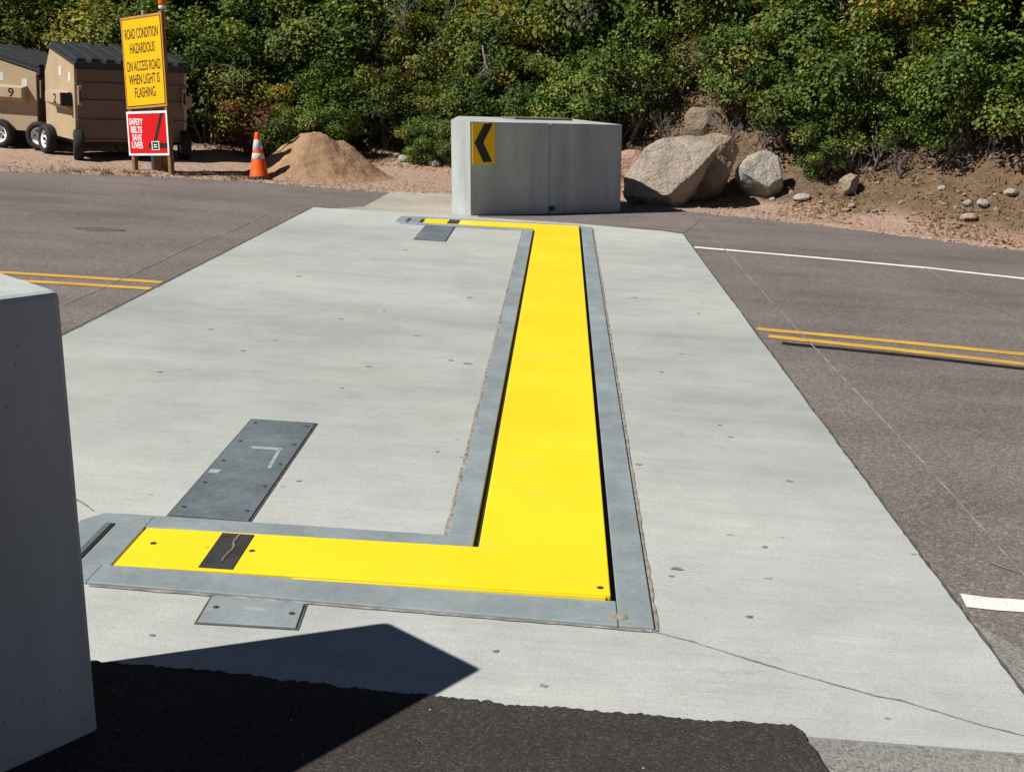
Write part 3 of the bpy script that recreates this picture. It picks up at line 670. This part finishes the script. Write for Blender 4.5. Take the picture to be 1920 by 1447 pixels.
def dumpster(loc, rz, number, label, L=1.70, D=1.35, CAST=0.0, WY=1.05, FT=1.36, RG=1.57):
    t = tag(empty('dumpster', loc, rz), label, 'dumpster', 'wheeled dumpsters by the hillside')
    t.rotation_euler = (Matrix.Rotation(math.atan(GR), 4, 'Y') @ Matrix.Rotation(rz, 4, 'Z')).to_euler()
    fl, ft, rg, rr = 0.27, FT, RG, 1.22
    prof = [(0, fl + .02), (0, ft), (.80 * D, rg), (D, rr), (D, fl + .02)]
    def side(name, x0, x1, mat, pr=prof):
        bm = bmesh.new(); a = [bm.verts.new((x0, y, z)) for y, z in pr]; b = [bm.verts.new((x1, y, z)) for y, z in pr]; k = len(pr)
        bm.faces.new(a); bm.faces.new(b[::-1])
        for i in range(k): bm.faces.new((a[i], a[(i + 1) % k], b[(i + 1) % k], b[i]))
        return bm_obj(name, bm, mat, t)
    side('end_panel', -.012, .03, M['tan']); side('end_panel', L - .03, L + .012, M['tan'])
    side('body', .03, L - .03, M['brown'], [(y if 0 < y < D else (.006 if y == 0 else D - .006), z - (.02 if z > 1 else 0)) for y, z in prof])
    for z in (fl + .0, .56, .84, 1.09): bm_obj('front_rail', box_bm(.0, L, -.022, .004, z, z + .035, .004), M['brown'], t)
    bm_obj('front_header', box_bm(-.01, L + .01, -.035, .02, ft - .05, ft + .012, .006), M['brown'], t)
    bm_obj('chassis', box_bm(.06, L - .06, .05, D - .05, fl - .05, fl + .03, .005), M['black'], t)
    # lid: sloping ribbed black plastic, front edge curled down
    sl_ = (rg - ft) / (.8 * D)
    def roof(name, x0, x1, dz, th, y0=-.07, y1=.84 * D):
        pr = [(y0, ft + sl_ * y0 + dz), (y1, ft + sl_ * y1 + dz), (y1, ft + sl_ * y1 + dz + th), (y0, ft + sl_ * y0 + dz + th)]
        bm = bmesh.new(); a = [bm.verts.new((x0, y, z)) for y, z in pr]; b = [bm.verts.new((x1, y, z)) for y, z in pr]
        bm.faces.new(a); bm.faces.new(b[::-1])
        for i in range(4): bm.faces.new((a[i], a[(i + 1) % 4], b[(i + 1) % 4], b[i]))
        bmesh.ops.recalc_face_normals(bm, faces=bm.faces[:]); bmesh.ops.bevel(bm, geom=bm.edges[:], offset=.008, segments=1, affect='EDGES')
        return bm_obj(name, bm, M['lid'], t)
    half = L / 2
    for x0, x1 in ((-.03, half - .008), (half + .008, L + .03)):
        lid = roof('lid', x0, x1, .012, .035)
        n = 4
        for i in range(n):
            xa = x0 + (x1 - x0) * (i + .18) / n; xb = x0 + (x1 - x0) * (i + .82) / n
            r_ = roof('lid_rib', xa, xb, .045, .075, -.05, .80 * D); r_.parent = lid
        fr = bm_obj('lid_front', box_bm(x0, x1, -.085, -.055, ft - .045, ft + .055, .008), M['lid'], lid)
    # fork pockets on both ends, with the bin number on the visible one
    for sx in (-1, 1):
        x0 = -.012 if sx < 0 else L + .012
        xo = x0 + sx * .16
        pr = [(x0, .98), (xo, .945), (xo, .80), (x0, .72)]
        bm = bmesh.new(); a = [bm.verts.new((x, .16, z)) for x, z in pr]; b = [bm.verts.new((x, .86, z)) for x, z in pr]
        bm.faces.new(a); bm.faces.new(b[::-1])
        for i in range(4): bm.faces.new((a[i], a[(i + 1) % 4], b[(i + 1) % 4], b[i]))
        fp = bm_obj('fork_pocket', bm, M['tan'], t)
        if sx < 0:
            me = text_mesh(number, .14 if number == '2' else .10, .14, .02); o = link('number', me, M['black'], fp); o.location = (xo - .002, .40 if number == '2' else .34, .872); o.rotation_euler = (0, 0, -math.pi / 2)
            if number == '2': bm_obj('pocket_shade', box_bm(xo - .004, x0 - .01, .10, .158, .775, .965, 0), M['black'], fp)  # solid black box paints the shade inside the pocket opening
    for y, z, w_, h_ in ((.62, FT - .10, .12, .13), (.20, FT - .17, .10, .12)):
        bm_obj('sticker', box_bm(-.016, -.011, y - w_ / 2, y + w_ / 2, z - h_ / 2, z + h_ / 2), M['sticker'], t)
    for x in (.05, L - .05):
        bm_obj('latch', box_bm(x - .03, x + .03, -.06, -.022, .80, 1.08, .01), M['tan'], t); bm_obj('latch_handle', box_bm(x - .016, x + .016, -.085, -.055, .84, 1.02, .012), M['black'], t)
    wheel(t, (-.10, WY, .225), 0.06); wheel(t, (.02, -.02, .225), CAST); wheel(t, (L - .02, .02, .225), CAST + .1); wheel(t, (L + .08, D - .3, .225), math.pi)
    return t
a2 = G(145, 302)
dumpster((a2[0], a2[1], gz(a2[0]) + .012), math.radians(39), '2', 'tan wheeled dumpster with shade-browned front numbered 2 behind the road sign', CAST=math.radians(-17))
a9 = G(78, 283)
dumpster((a9[0], a9[1] - .10, gz(a9[0]) + .015), math.radians(80), '9', 'tan wheeled dumpster with shade-browned front numbered 9 standing end-on', CAST=math.radians(4), WY=.60, FT=1.20, RG=1.46)

# ------------------------------------------------------------------ traffic cone
cx, cy = G(486, 337)
cone = tag(empty('traffic_cone', (cx, cy, gz(cx) + .012)), 'orange traffic cone with two pale reflective bands at the road edge', 'cone')
bm_obj('base', box_bm(-.16, .16, -.16, .16, 0, .03, .01), M['black'], cone).rotation_euler = (0, 0, .3)
def cr(z): return lerp(.128, .030, (z - .03) / .60)
vs, fs = lathe([(cr(.03) + .012, .03), (cr(.03), .05), (cr(.60), .60), (cr(.63) - .004, .632), (cr(.63) - .012, .636)], 32); link('body', mesh('body', vs, fs), M['cone'], cone, True)
for z0, z1 in ((.275, .355), (.405, .535)):
    vs, fs = lathe([(cr(z0) + .0005, z0), (cr(z0) + .003, z0 + .003), (cr(z1) + .003, z1 - .003), (cr(z1) + .0005, z1)], 32); link('reflective_band', mesh('reflective_band', vs, fs), M['reflect'], cone, True)

# ------------------------------------------------------------------ dirt mound
mx, my = -3.58, 18.75
def mound_h(x, y):
    n1 = noise.noise(Vector((x * 1.3, y * 1.3, 4))); n2 = noise.noise(Vector((x * 5, y * 5, 8))); n3 = noise.noise(Vector((x * 17, y * 17, 1)))
    a = 0.80 - math.hypot(x + .06, y * .95) * .80; b = 0.60 - math.hypot(x - .34, (y - .12) * 1.05) * .84
    m = max(a, b); k = .05; h = m + k * math.exp(-abs(a - b) / k) * .4
    h = min(h, .64 + .06 * n1)
    if h < .16: h = .16 * math.exp((h - .16) / .16)
    return h - .035 + .035 * n1 * min(1, h * 4) + .035 * n2 * min(1, h * 5) + .016 * n3 + .02 * max(0, noise.noise(Vector((x * 9, y * 9, 6))) - .25) * min(1, h * 8) * 2
q = 110; vs = []; fs = []
for j in range(q):
    for i in range(q):
        x = lerp(-1.7, 1.8, i / (q - 1)); y = lerp(-1.35, 1.6, j / (q - 1)); vs.append((x, y, mound_h(x, y) + gz(mx + x) - gz(mx)))
fs = [(j * q + i, j * q + i + 1, (j + 1) * q + i + 1, (j + 1) * q + i) for j in range(q - 1) for i in range(q - 1)]
mo = link('dirt_mound', mesh('dirt_mound', vs, fs), M['sand'], None, True); mo.location = (mx, my, gz(mx))
tag(mo, 'heap of sandy brown dirt between the traffic cone and the concrete block', 'dirt pile')

# ------------------------------------------------------------------ rocks
def hull_rock(name, pts, seed, mat, loc, amp=.03, vox=.022):
    bm = bmesh.new(); [bm.verts.new(p) for p in pts]
    rr_ = bmesh.ops.convex_hull(bm, input=bm.verts[:])
    junk = [g for g in rr_['geom_interior'] + rr_['geom_unused'] if isinstance(g, bmesh.types.BMVert)]
    bmesh.ops.delete(bm, geom=junk, context='VERTS')
    o = bm_obj(name, bm, mat); md = o.modifiers.new('even', 'REMESH'); md.mode = 'VOXEL'; md.voxel_size = vox
    bpy.context.view_layer.update(); me = bpy.data.meshes.new_from_object(o.evaluated_get(bpy.context.evaluated_depsgraph_get()))
    o.modifiers.clear(); o.data = me; off = Vector((seed * 3.7, seed * 1.3, seed * 7.1))
    nr = [v.normal.copy() for v in me.vertices]
    for v, nn in zip(me.vertices, nr):
        c = v.co; rid = 1 - abs(noise.noise(c * 2.6 + off)) * 2
        d = amp * (noise.noise(c * 1.8 + off) * 1.0 + noise.noise(c * 5 + off) * .7 + noise.noise(c * 13 + off) * .4 + noise.noise(c * 30 + off) * .22 - max(0, rid - .75) * 1.6)
        v.co = c + nn * d
    me.update(); o.location = loc; return o
def facet_rock(seed, sx, sy, sz, cuts=9, amp=.06, sub=3):
    r = random.Random(seed); bm = bmesh.new(); bmesh.ops.create_icosphere(bm, subdivisions=sub, radius=1.0)
    for _ in range(cuts):
        n = Vector((r.gauss(0, 1), r.gauss(0, 1), r.gauss(0, 1))).normalized(); d = r.uniform(.55, .85)
        for v in bm.verts:
            k = v.co.dot(n)
            if k > d: v.co -= n * (k - d) * .94
    off = Vector((seed * 1.7, seed * 2.9, seed))
    for v in bm.verts:
        v.co += v.co.normalized() * amp * (noise.noise(v.co * 2 + off) + .5 * noise.noise(v.co * 6 + off) + .25 * noise.noise(v.co * 14 + off))
        v.co = Vector((v.co.x * sx, v.co.y * sy, v.co.z * sz))
    return bm
bx0, by0 = G(1163, 386); BL = (bx0 + .02, by0 + .05, gz(bx0) + .02)
pts = [(0, 0, .12), (.2, -.10, .11), (.6, -.12, .13), (.93, -.02, .40), (1.30, .20, .76), (.10, .2, -.05), (.75, .15, -.06), (.88, .22, .03), (1.02, .35, .15),
       (.34, .42, .72), (.58, .55, .84), (.95, .60, .88), (1.27, .55, .82), (.02, .25, .33), (.3, .95, -.05), (1.0, .95, -.05), (1.28, .6, .62), (.45, .9, .7)]
tag(hull_rock('boulder', pts, 1, M['granite'], BL, .028), 'largest pinkish granite boulder with an undercut front, leaning by the concrete block', 'boulder')
pts = [(.85, .75, .75), (1.0, 1.0, .84), (1.30, .85, .90), (1.55, .75, .86), (1.66, .85, .66), (1.56, .75, .38), (1.28, .65, .10), (1.0, .8, -.05), (1.45, 1.3, -.05), (1.5, 1.4, .7), (.9, 1.4, -.05), (1.18, .62, .55)]
tag(hull_rock('boulder', pts, 5, M['granite2'], BL, .03), 'brown granite boulder tucked behind the undercut boulder', 'boulder')
def px_at(u, v, y):
    "point where the sight line of a photo pixel reaches the vertical plane at depth y"
    d = ray(u, v); t = y / d.y; return Vector((d.x * t, y, CAMH + d.z * t))
def place_rock(name, u, v, y, wpx, hpx, seed, mat, label, cat='rock', group=None, depth=.9, rot=None, cuts=9, sub=3, amp=.06):
    c = px_at(u, v, y); s = y / FPX * 1.03
    bm = facet_rock(seed, 1, 1, 1, cuts, amp, sub)
    zs = [w.co.z for w in bm.verts]; xs_ = [w.co.x for w in bm.verts]
    kx = wpx * s / (max(xs_) - min(xs_)); kz = hpx * s / (max(zs) - min(zs))
    for w in bm.verts: w.co = Vector((w.co.x * kx, w.co.y * kx * depth, w.co.z * kz))
    o = bm_obj(name, bm, M[mat], None, sub > 2 and False); o.location = c
    if rot: o.rotation_euler = rot
    return tag(o, label, cat, group)
def on_ground_y(u, v, y0=14.0):
    "first depth along a photo pixel's sight line where it meets the terrain"
    d = ray(u, v); y = y0
    while y < 40:
        t = y / d.y
        if CAMH + d.z * t <= ground_z(d.x * t, y): return y
        y += 0.03
    return 40
place_rock('boulder', 1428, 332, on_ground_y(1428, 368), 82, 92, 23, 'grey_rock', 'grey upright granite boulder standing apart at the foot of the bank', 'boulder', rot=(0, -.12, .4))
place_rock('boulder', 1320, 230, on_ground_y(1320, 236) + .05, 70, 56, 31, 'shade_dark_rock', 'brown rounded boulder perched on the bank above the others', 'boulder')
place_rock('rock', 1183, 308, 18.6, 60, 54, 36, 'red_rock', 'reddish rock wedged between the concrete block and the undercut boulder', 'rock')
place_rock('rock', 1590, 350, on_ground_y(1590, 364), 46, 40, 41, 'granite2', 'flat brown angular rock half buried in the bank', 'rock', sub=2, rot=(0, -.5, 0))
place_rock('rock', 1503, 369, on_ground_y(1503, 375), 32, 14, 44, 'grey_rock', 'long pale flat stone lying beside the grey upright boulder', 'rock', sub=2)
vs, fs = [], []
k = 0
STL = ('small grey stone', 'small pinkish stone', 'small tan stone')
for u, v, w_, h_ in ((1596, 386, 15, 10), (1640, 395, 14, 8), (1813, 381, 20, 13), (1843, 381, 22, 16), (1893, 361, 26, 15), (1766, 353, 14, 11), (1817, 407, 30, 14), (1486, 362, 14, 10), (1447, 374, 12, 8), (1540, 380, 12, 8),
                     (1588, 393, 18, 7), (1467, 427, 10, 4), (1870, 392, 12, 9), (1700, 408, 9, 6), (1883, 463, 10, 6), (1785, 418, 14, 5), (1690, 380, 10, 8), (1907, 300, 16, 12)):
    k += 1
    place_rock('stone', u, v, on_ground_y(u, v + h_ * .4), w_, h_, 60 + k, ('grey_rock', 'pebble', 'granite2')[k % 3] if k not in (4, 5) else 'grey_rock', STL[k % 3 if k not in (4, 5) else 0] + (' on the dirt bank beside the grey upright boulder' if u < 1560 else ' on the open dirt bank'), 'stone', 'loose stones on the bank', sub=2)
for u, v, w_, h_ in ((760, 298, 26, 16), (785, 303, 20, 14), (815, 307, 26, 16), (838, 300, 22, 16), (742, 292, 16, 10)):
    k += 1
    place_rock('stone', u, v, on_ground_y(u, v + h_ * .3), w_, h_, 60 + k, 'grey_rock', 'grey stone half hidden under the shrubs behind the dirt heap', 'stone', 'stones behind the dirt heap', sub=2)

# loose gravel (uncountable)
gv, gf2 = [], []
oct_f = ((0, 2, 4), (2, 1, 4), (1, 3, 4), (3, 0, 4), (2, 0, 5), (1, 2, 5), (3, 1, 5), (0, 3, 5))
for _ in range(9000):
    x = rnd.uniform(-8.5, 7.0); e = interp(EDGE, x)
    y = e + abs(rnd.gauss(0, 1)) * (1.0 if x > -2.5 else .5) - .07 if rnd.random() < .8 else e + rnd.uniform(-.5, 4.5)
    z = max(ground_z(x, y), gz(x)); s = rnd.choice((.007, .009, .011, .014, .02)) * rnd.uniform(.7, 1.5)
    if y - e < -.12: s = min(s, .010)
    k0 = len(gv); a = rnd.uniform(0, 6.28); ca, sa_ = math.cos(a), math.sin(a)
    for px_, py_, pz_ in ((-1, 0, 0), (1, 0, 0), (0, -.7, 0), (0, .7, 0), (0, 0, .6), (0, 0, -.5)):
        px_ += rnd.uniform(-.25, .25); py_ += rnd.uniform(-.25, .25)
        gv.append((x + (px_ * ca - py_ * sa_) * s, y + (px_ * sa_ + py_ * ca) * s, z + pz_ * s + .002))
    gf2 += [tuple(k0 + i for i in f) for f in oct_f]
tag(link('loose_gravel', mesh('loose_gravel', gv, gf2), M['pebble']), 'loose pinkish gravel along the road edge', 'gravel', kind='stuff')

# ------------------------------------------------------------------ foliage
def leaf_arrays(cs, ns, L, r):
    "diamond leaves: centres (n,3), facing normals, lengths -> verts, tris"
    n = len(cs); t = np.stack([r.normal(size=n), r.normal(size=n), r.normal(size=n)], 1)
    t -= ns * (t * ns).sum(1, keepdims=True); t /= np.linalg.norm(t, axis=1, keepdims=True) + 1e-9
    b = np.cross(ns, t); L = L[:, None]
    base = cs - t * L * .5; tip = cs + t * L * .5; w = L * .32
    l = cs + b * w + ns * w * .35 + t * L * .08; rr = cs - b * w + ns * w * .35 + t * L * .08
    v = np.stack([base, l, tip, rr], 1).reshape(-1, 3)
    i = np.arange(n)[:, None] * 4
    f = np.concatenate([i + np.array([[0, 2, 1]]), i + np.array([[0, 3, 2]])], 1).reshape(-1, 3)
    return v, f
def leaf_mesh(name, cs, ns, L, var, r, mat):
    v, f = leaf_arrays(cs, ns, L, r)
    me = bpy.data.meshes.new(name); me.vertices.add(len(v)); me.vertices.foreach_set('co', v.astype(np.float32).ravel())
    me.loops.add(f.size); me.loops.foreach_set('vertex_index', f.ravel().astype(np.int32))
    me.polygons.add(len(f)); me.polygons.foreach_set('loop_start', np.arange(0, f.size, 3, dtype=np.int32))
    me.update(calc_edges=True)
    a = me.attributes.new('leafvar', 'FLOAT', 'FACE'); a.data.foreach_set('value', np.repeat(var, 2).astype(np.float32))
    me.materials.append(mat); return me
def unit(a): return a / (np.linalg.norm(a, axis=-1, keepdims=True) + 1e-9)
def shrub_proto(seed, mat, n_cl=44, per=190, rx=.95, h=1.75, sparse=1.0, leaf=.078):
    r = np.random.default_rng(seed); rr = random.Random(seed)
    cl = []
    while len(cl) < n_cl:
        p = r.uniform(-1, 1, 3); q = np.linalg.norm(p)
        if q > 1 or q < .45 and r.random() < .7: continue
        lump = 1 + .25 * noise.noise(Vector(p * 1.7) + Vector((seed, 0, 0)))
        cl.append(np.array([p[0] * rx * lump, p[1] * rx * lump, h * .54 + p[2] * h * .46 * lump]))
    cs, ns, var = [], [], []
    cen = np.array([0, 0, h * .4])
    for c in cl:
        k = int(per * sparse * r.uniform(.6, 1.3)); rad = r.uniform(.20, .38)
        d = unit(r.normal(size=(k, 3))); p = c + d * rad * (r.uniform(.25, 1, (k, 1)) ** .6) * np.array([1.1, 1.1, .75])
        out = unit(c - cen)
        ns.append(unit(d * .5 + out * .6 + np.array([-.1, -.15, .55]) + r.normal(size=(k, 3)) * .55)); cs.append(p)
        var.append(np.clip(r.normal(.40 + r.normal(0, .16), .19, k), 0, 1))
    cs = np.concatenate(cs); ns = np.concatenate(ns); var = np.concatenate(var)
    fol = leaf_mesh('foliage', cs, ns, r.uniform(.6, 1.25, len(cs)) * leaf, var, r, mat)
    vs, fs = [], []
    for c in rr.sample(cl, min(18, len(cl))):
        c = Vector(c); b = Vector((rr.uniform(-.16, .16), rr.uniform(-.16, .16), -.25)); m1 = b.lerp(c, .4) + Vector((rr.uniform(-.1, .1), rr.uniform(-.1, .1), .12)); m2 = b.lerp(c, .72) + Vector((rr.uniform(-.08, .08), rr.uniform(-.08, .08), .05))
        ring_tube(vs, fs, [b, m1, m2, c], [.024, .017, .011, .004], 5)
        for _ in range(3):
            e = m2 + Vector((rr.uniform(-.3, .3), rr.uniform(-.3, .3), rr.uniform(-.05, .3))); ring_tube(vs, fs, [m1.lerp(m2, rr.random()), e], [.007, .002], 4)
    return fol, mesh('stem', vs, fs)
protos = {'green': [shrub_proto(s, M['leaf_green']) for s in (3, 5, 8, 13, 21)],
          'gold': [shrub_proto(s, M['leaf_gold'], sparse=.9) for s in (34, 55, 71)],
          'thin': [shrub_proto(s, M['leaf_green'], n_cl=34, per=70, sparse=.8) for s in (4, 9)],
          'rust': [shrub_proto(s, M['leaf_rust'], n_cl=26, per=80, rx=.8, h=1.1) for s in (90, 91)]}
for lst in protos.values():
    for f, s in lst: s.materials.append(M['bark'])
LAB = {'green': 'dense green oak shrub', 'gold': 'oak shrub with yellowing leaves', 'thin': 'sparse bare-stemmed oak shrub', 'rust': 'low withered rust-brown shrub'}
def where(x, y):
    up = foot_d(x, y)
    side = 'behind the dumpsters' if x < -5.6 else 'behind the dirt heap' if x < -2.0 else 'behind the chevron block' if x < 0.6 else 'above the boulders' if x < 3.2 else 'over the stony dirt bank'
    return ('at the foot of the slope ' if up < 1.5 else 'partway up the slope ' if up < 3.6 else 'high on the slope ') + side
def shrub(x, y, kind, s, sz=1.0, k=None):
    fol, stem = protos[kind][rnd.randrange(len(protos[kind])) if k is None else k]
    t = tag(empty('oak_shrub', (x, y, ground_z(x, y) - .05), rnd.uniform(0, 6.28)), LAB[kind] + ' ' + where(x, y), 'shrub', LAB[kind] + ' ' + where(x, y)); t.scale = (s, s, s * sz)
    t.rotation_euler.x = rnd.uniform(-.08, .14)
    o = bpy.data.objects.new('crown', fol); C.objects.link(o); o.parent = t
    o = bpy.data.objects.new('trunk', stem); C.objects.link(o); o.parent = t
def first_row(x):
    return interp([(-14, .1), (-5, .0), (-2.6, -.1), (-.8, .25), (0.4, .8), (1.0, 1.3), (2.4, 1.7), (3.3, 1.4), (4.3, 1.25), (5.5, 1.45), (8, 1.4), (11, 1.4)], x)
count = 0
x = -13.5
while x < 10.5:
    row = 0; df = first_row(x) + rnd.uniform(0, .35)
    while df < 7.2:
        xx = x + rnd.uniform(-.35, .35); yy = interp(FOOT, xx) + df
        # keep only what can fall inside (or just beside) the picture
        if abs(xx + .042 * yy) < .45 * yy + 1.2 and yy > 13:
            r_ = rnd.random() * (.88 if xx > 1.5 else 1.0); kind = 'green' if r_ < .60 else 'gold' if r_ < .84 else 'thin'
            s = rnd.uniform(.62, .95) if row == 0 else rnd.uniform(.85, 1.3)
            shrub(xx, yy, kind, s, rnd.uniform(.85, 1.15)); count += 1
        df += rnd.uniform(.95, 1.35); row += 1
    x += rnd.uniform(.85, 1.15)
for x, y, kind, s in ((-5.15, 21.3, 'rust', .85), (-4.75, 21.6, 'rust', .7), (-4.5, 21.2, 'green', .5), (-2.3, 21.2, 'green', .42), (-1.75, 21.0, 'green', .38), (-3.9, 21.3, 'green', .55), (-9.6, 22.6, 'green', 1.2), (-8.4, 22.4, 'gold', 1.15), (-7.0, 22.3, 'green', 1.15),
                      (3.7, 18.3, 'green', .5), (4.2, 18.2, 'thin', .6), (4.7, 18.4, 'green', .55), (0.3, 20.75, 'green', .75), (0.9, 20.6, 'thin', .9), (1.4, 21.2, 'thin', .9), (2.7, 21.0, 'green', .8), (2.75, 19.9, 'thin', .65), (3.2, 19.9, 'green', .6), (5.4, 18.3, 'green', .7), (6.4, 17.9, 'thin', .7),  (1.5, 21.3, 'rust', .55), (6.6, 17.6, 'thin', .5)):
    shrub(x, y, kind, s); count += 1
print('shrubs', count)

# bare dead branches
def dead_branch(loc, seed, L, label, lean=(0, -.3, 1)):
    rr = random.Random(seed); vs, fs = [], []
    def grow(p, d, l, r, depth):
        m = p + d * l * .5 + Vector((rr.uniform(-1, 1), rr.uniform(-1, 1), rr.uniform(-1, 1))) * l * .09; e = p + d * l
        ring_tube(vs, fs, [p, m, e], [r, r * .8, r * .55], 5)
        if depth == 0: return
        for _ in range(rr.choice((2, 3))):
            nd = (d + Vector((rr.uniform(-1, 1), rr.uniform(-1, 1), rr.uniform(-.8, .8))) * .75).normalized(); grow(m.lerp(e, rr.random()), nd, l * rr.uniform(.55, .8), r * .55, depth - 1)
    for _ in range(3):
        d = (Vector(lean) + Vector((rr.uniform(-.5, .5), rr.uniform(-.5, .5), rr.uniform(-.2, .2)))).normalized(); grow(Vector((0, 0, -.05)), d, L * rr.uniform(.7, 1), .016, 3)
    o = link('bare_branch', mesh('bare_branch', vs, fs), M['dead']); o.location = loc; return tag(o, label, 'branch', 'dead branches on the hillside')
LB = 'leafless grey dead branch sticking out among the shrubs'
for u, v, y, L, lean in ((905, 80, 21.4, .42, (.1, -.5, -1)), (765, 70, 22.0, .5, (.2, -.4, .6)), (1105, 45, 21.2, .4, (-.4, -.4, .4)), (455, 170, 21.5, .45, (-.3, -.5, .5)), (840, 30, 22.0, .45, (.3, -.4, .7))):
    dead_branch(px_at(u, v, y), u, L, LB, lean)
for u, v, L in ((1430, 300, .35), (1500, 300, .4), (1540, 330, .3), (1690, 335, .3), (1850, 300, .3), (1240, 270, .3), (1370, 270, .3), (1590, 325, .35), (1640, 322, .3), (1290, 290, .25), (1770, 310, .3)):
    y = on_ground_y(u, v); q = px_at(u, v, y); dead_branch((q.x, y, ground_z(q.x, y)), u, L, 'leafless dead twigs rising from bare soil of the bank', (rnd.uniform(-.4, .4), -.3, 1))['group'] = 'dead twigs on the bank'

# crumbled soil clods and fallen twigs on the bank (uncountable)
cv, cf, tv_, tf_ = [], [], [], []
for _ in range(3200):
    x = rnd.uniform(-1, 8.5) if rnd.random() < .8 else rnd.uniform(-8, 0); y = interp(FOOT, x) + rnd.uniform(-.3, 3.2)
    sz_ = rnd.choice((.012, .018, .025, .035, .05)) * rnd.uniform(.6, 1.3); z = ground_z(x, y); k0 = len(cv); a = rnd.uniform(0, 6.28); ca, sn = math.cos(a), math.sin(a)
    for p0, p1, p2 in ((-1, 0, 0), (1, 0, 0), (0, -.7, 0), (0, .7, 0), (0, 0, .6), (0, 0, -.5)):
        p0 += rnd.uniform(-.35, .35); p1 += rnd.uniform(-.35, .35); p2 += rnd.uniform(-.2, .2)
        cv.append((x + (p0 * ca - p1 * sn) * sz_, y + (p0 * sn + p1 * ca) * sz_, z + p2 * sz_))
    cf += [tuple(k0 + i for i in f) for f in oct_f]
for _ in range(420):
    x = rnd.uniform(-.5, 8.5) if rnd.random() < .75 else rnd.uniform(-8, 0); y = interp(FOOT, x) + rnd.uniform(.0, 3.2); z = ground_z(x, y)
    l = rnd.uniform(.08, .35); a = rnd.uniform(0, 6.28); e = (x + l * math.cos(a), y + l * math.sin(a)); ez = ground_z(*e) + rnd.uniform(.0, .12)
    p, q_ = Vector((x, y, z + .01)), Vector((e[0], e[1], ez)); ring_tube(tv_, tf_, [p, p.lerp(q_, .5) + Vector((rnd.uniform(-.02, .02), rnd.uniform(-.02, .02), .02)), q_], [.005, .004, .002], 4)
tag(link('soil_clods', mesh('soil_clods', cv, cf), M['ground_clod']), 'crumbled brown soil clods on the bank', 'soil', kind='stuff')
tag(link('fallen_twigs', mesh('fallen_twigs', tv_, tf_), M['bark']), 'fallen grey twigs littering the bank', 'twigs', kind='stuff')
# leaf litter and dry grass (uncountable)
r = np.random.default_rng(5); cs = []
while len(cs) < 15000:
    x = r.uniform(-9, 9); df = r.uniform(-.6, 4.5) if r.random() < .8 else r.uniform(-1.2, 0)
    y = interp(FOOT, x) + df
    if noise.noise(Vector((x * 1.1, y * 1.1, 3))) + r.uniform(-.5, .5) < 0: continue
    cs.append((x, y, ground_z(x, y) + .012))
cs = np.array(cs); ns = unit(np.array([0, -.35, 1]) + r.normal(size=cs.shape) * .45)
tag(link('leaf_litter', leaf_mesh('leaf_litter', cs, ns, r.uniform(.03, .075, len(cs)), np.clip(r.normal(.5, .25, len(cs)), 0, 1), r, M['litter'])), 'fallen brown oak leaves on the bank', 'leaves', kind='stuff')
vs, fs, var = [], [], []
for _ in range(190):
    u_ = rnd.random()
    if u_ < .25: x = rnd.uniform(-7.0, -4.2); y = interp(EDGE, x) + rnd.uniform(.0, .35)
    else: x = rnd.uniform(-6, 8); y = interp(FOOT, x) + rnd.uniform(-.6, 1.8)
    z = ground_z(x, y)
    for _ in range(14):
        a = rnd.uniform(0, 6.28); l = rnd.uniform(.03, .09); w = .004; dx, dy = math.cos(a), math.sin(a); ox, oy = rnd.uniform(-.04, .04), rnd.uniform(-.04, .04); k0 = len(vs)
        vs += [(x + ox - dy * w, y + oy + dx * w, z), (x + ox + dy * w, y + oy - dx * w, z), (x + ox + dx * l * .5, y + oy + dy * l * .5, z + l)]; fs.append((k0, k0 + 1, k0 + 2)); var.append(rnd.random())
me = mesh('dry_grass', vs, fs); a_ = me.attributes.new('leafvar', 'FLOAT', 'FACE'); a_.data.foreach_set('value', var)
tag(link('dry_grass', me, M['dry_grass']), 'dry grass tufts along the road edge and bank', 'grass', kind='stuff')
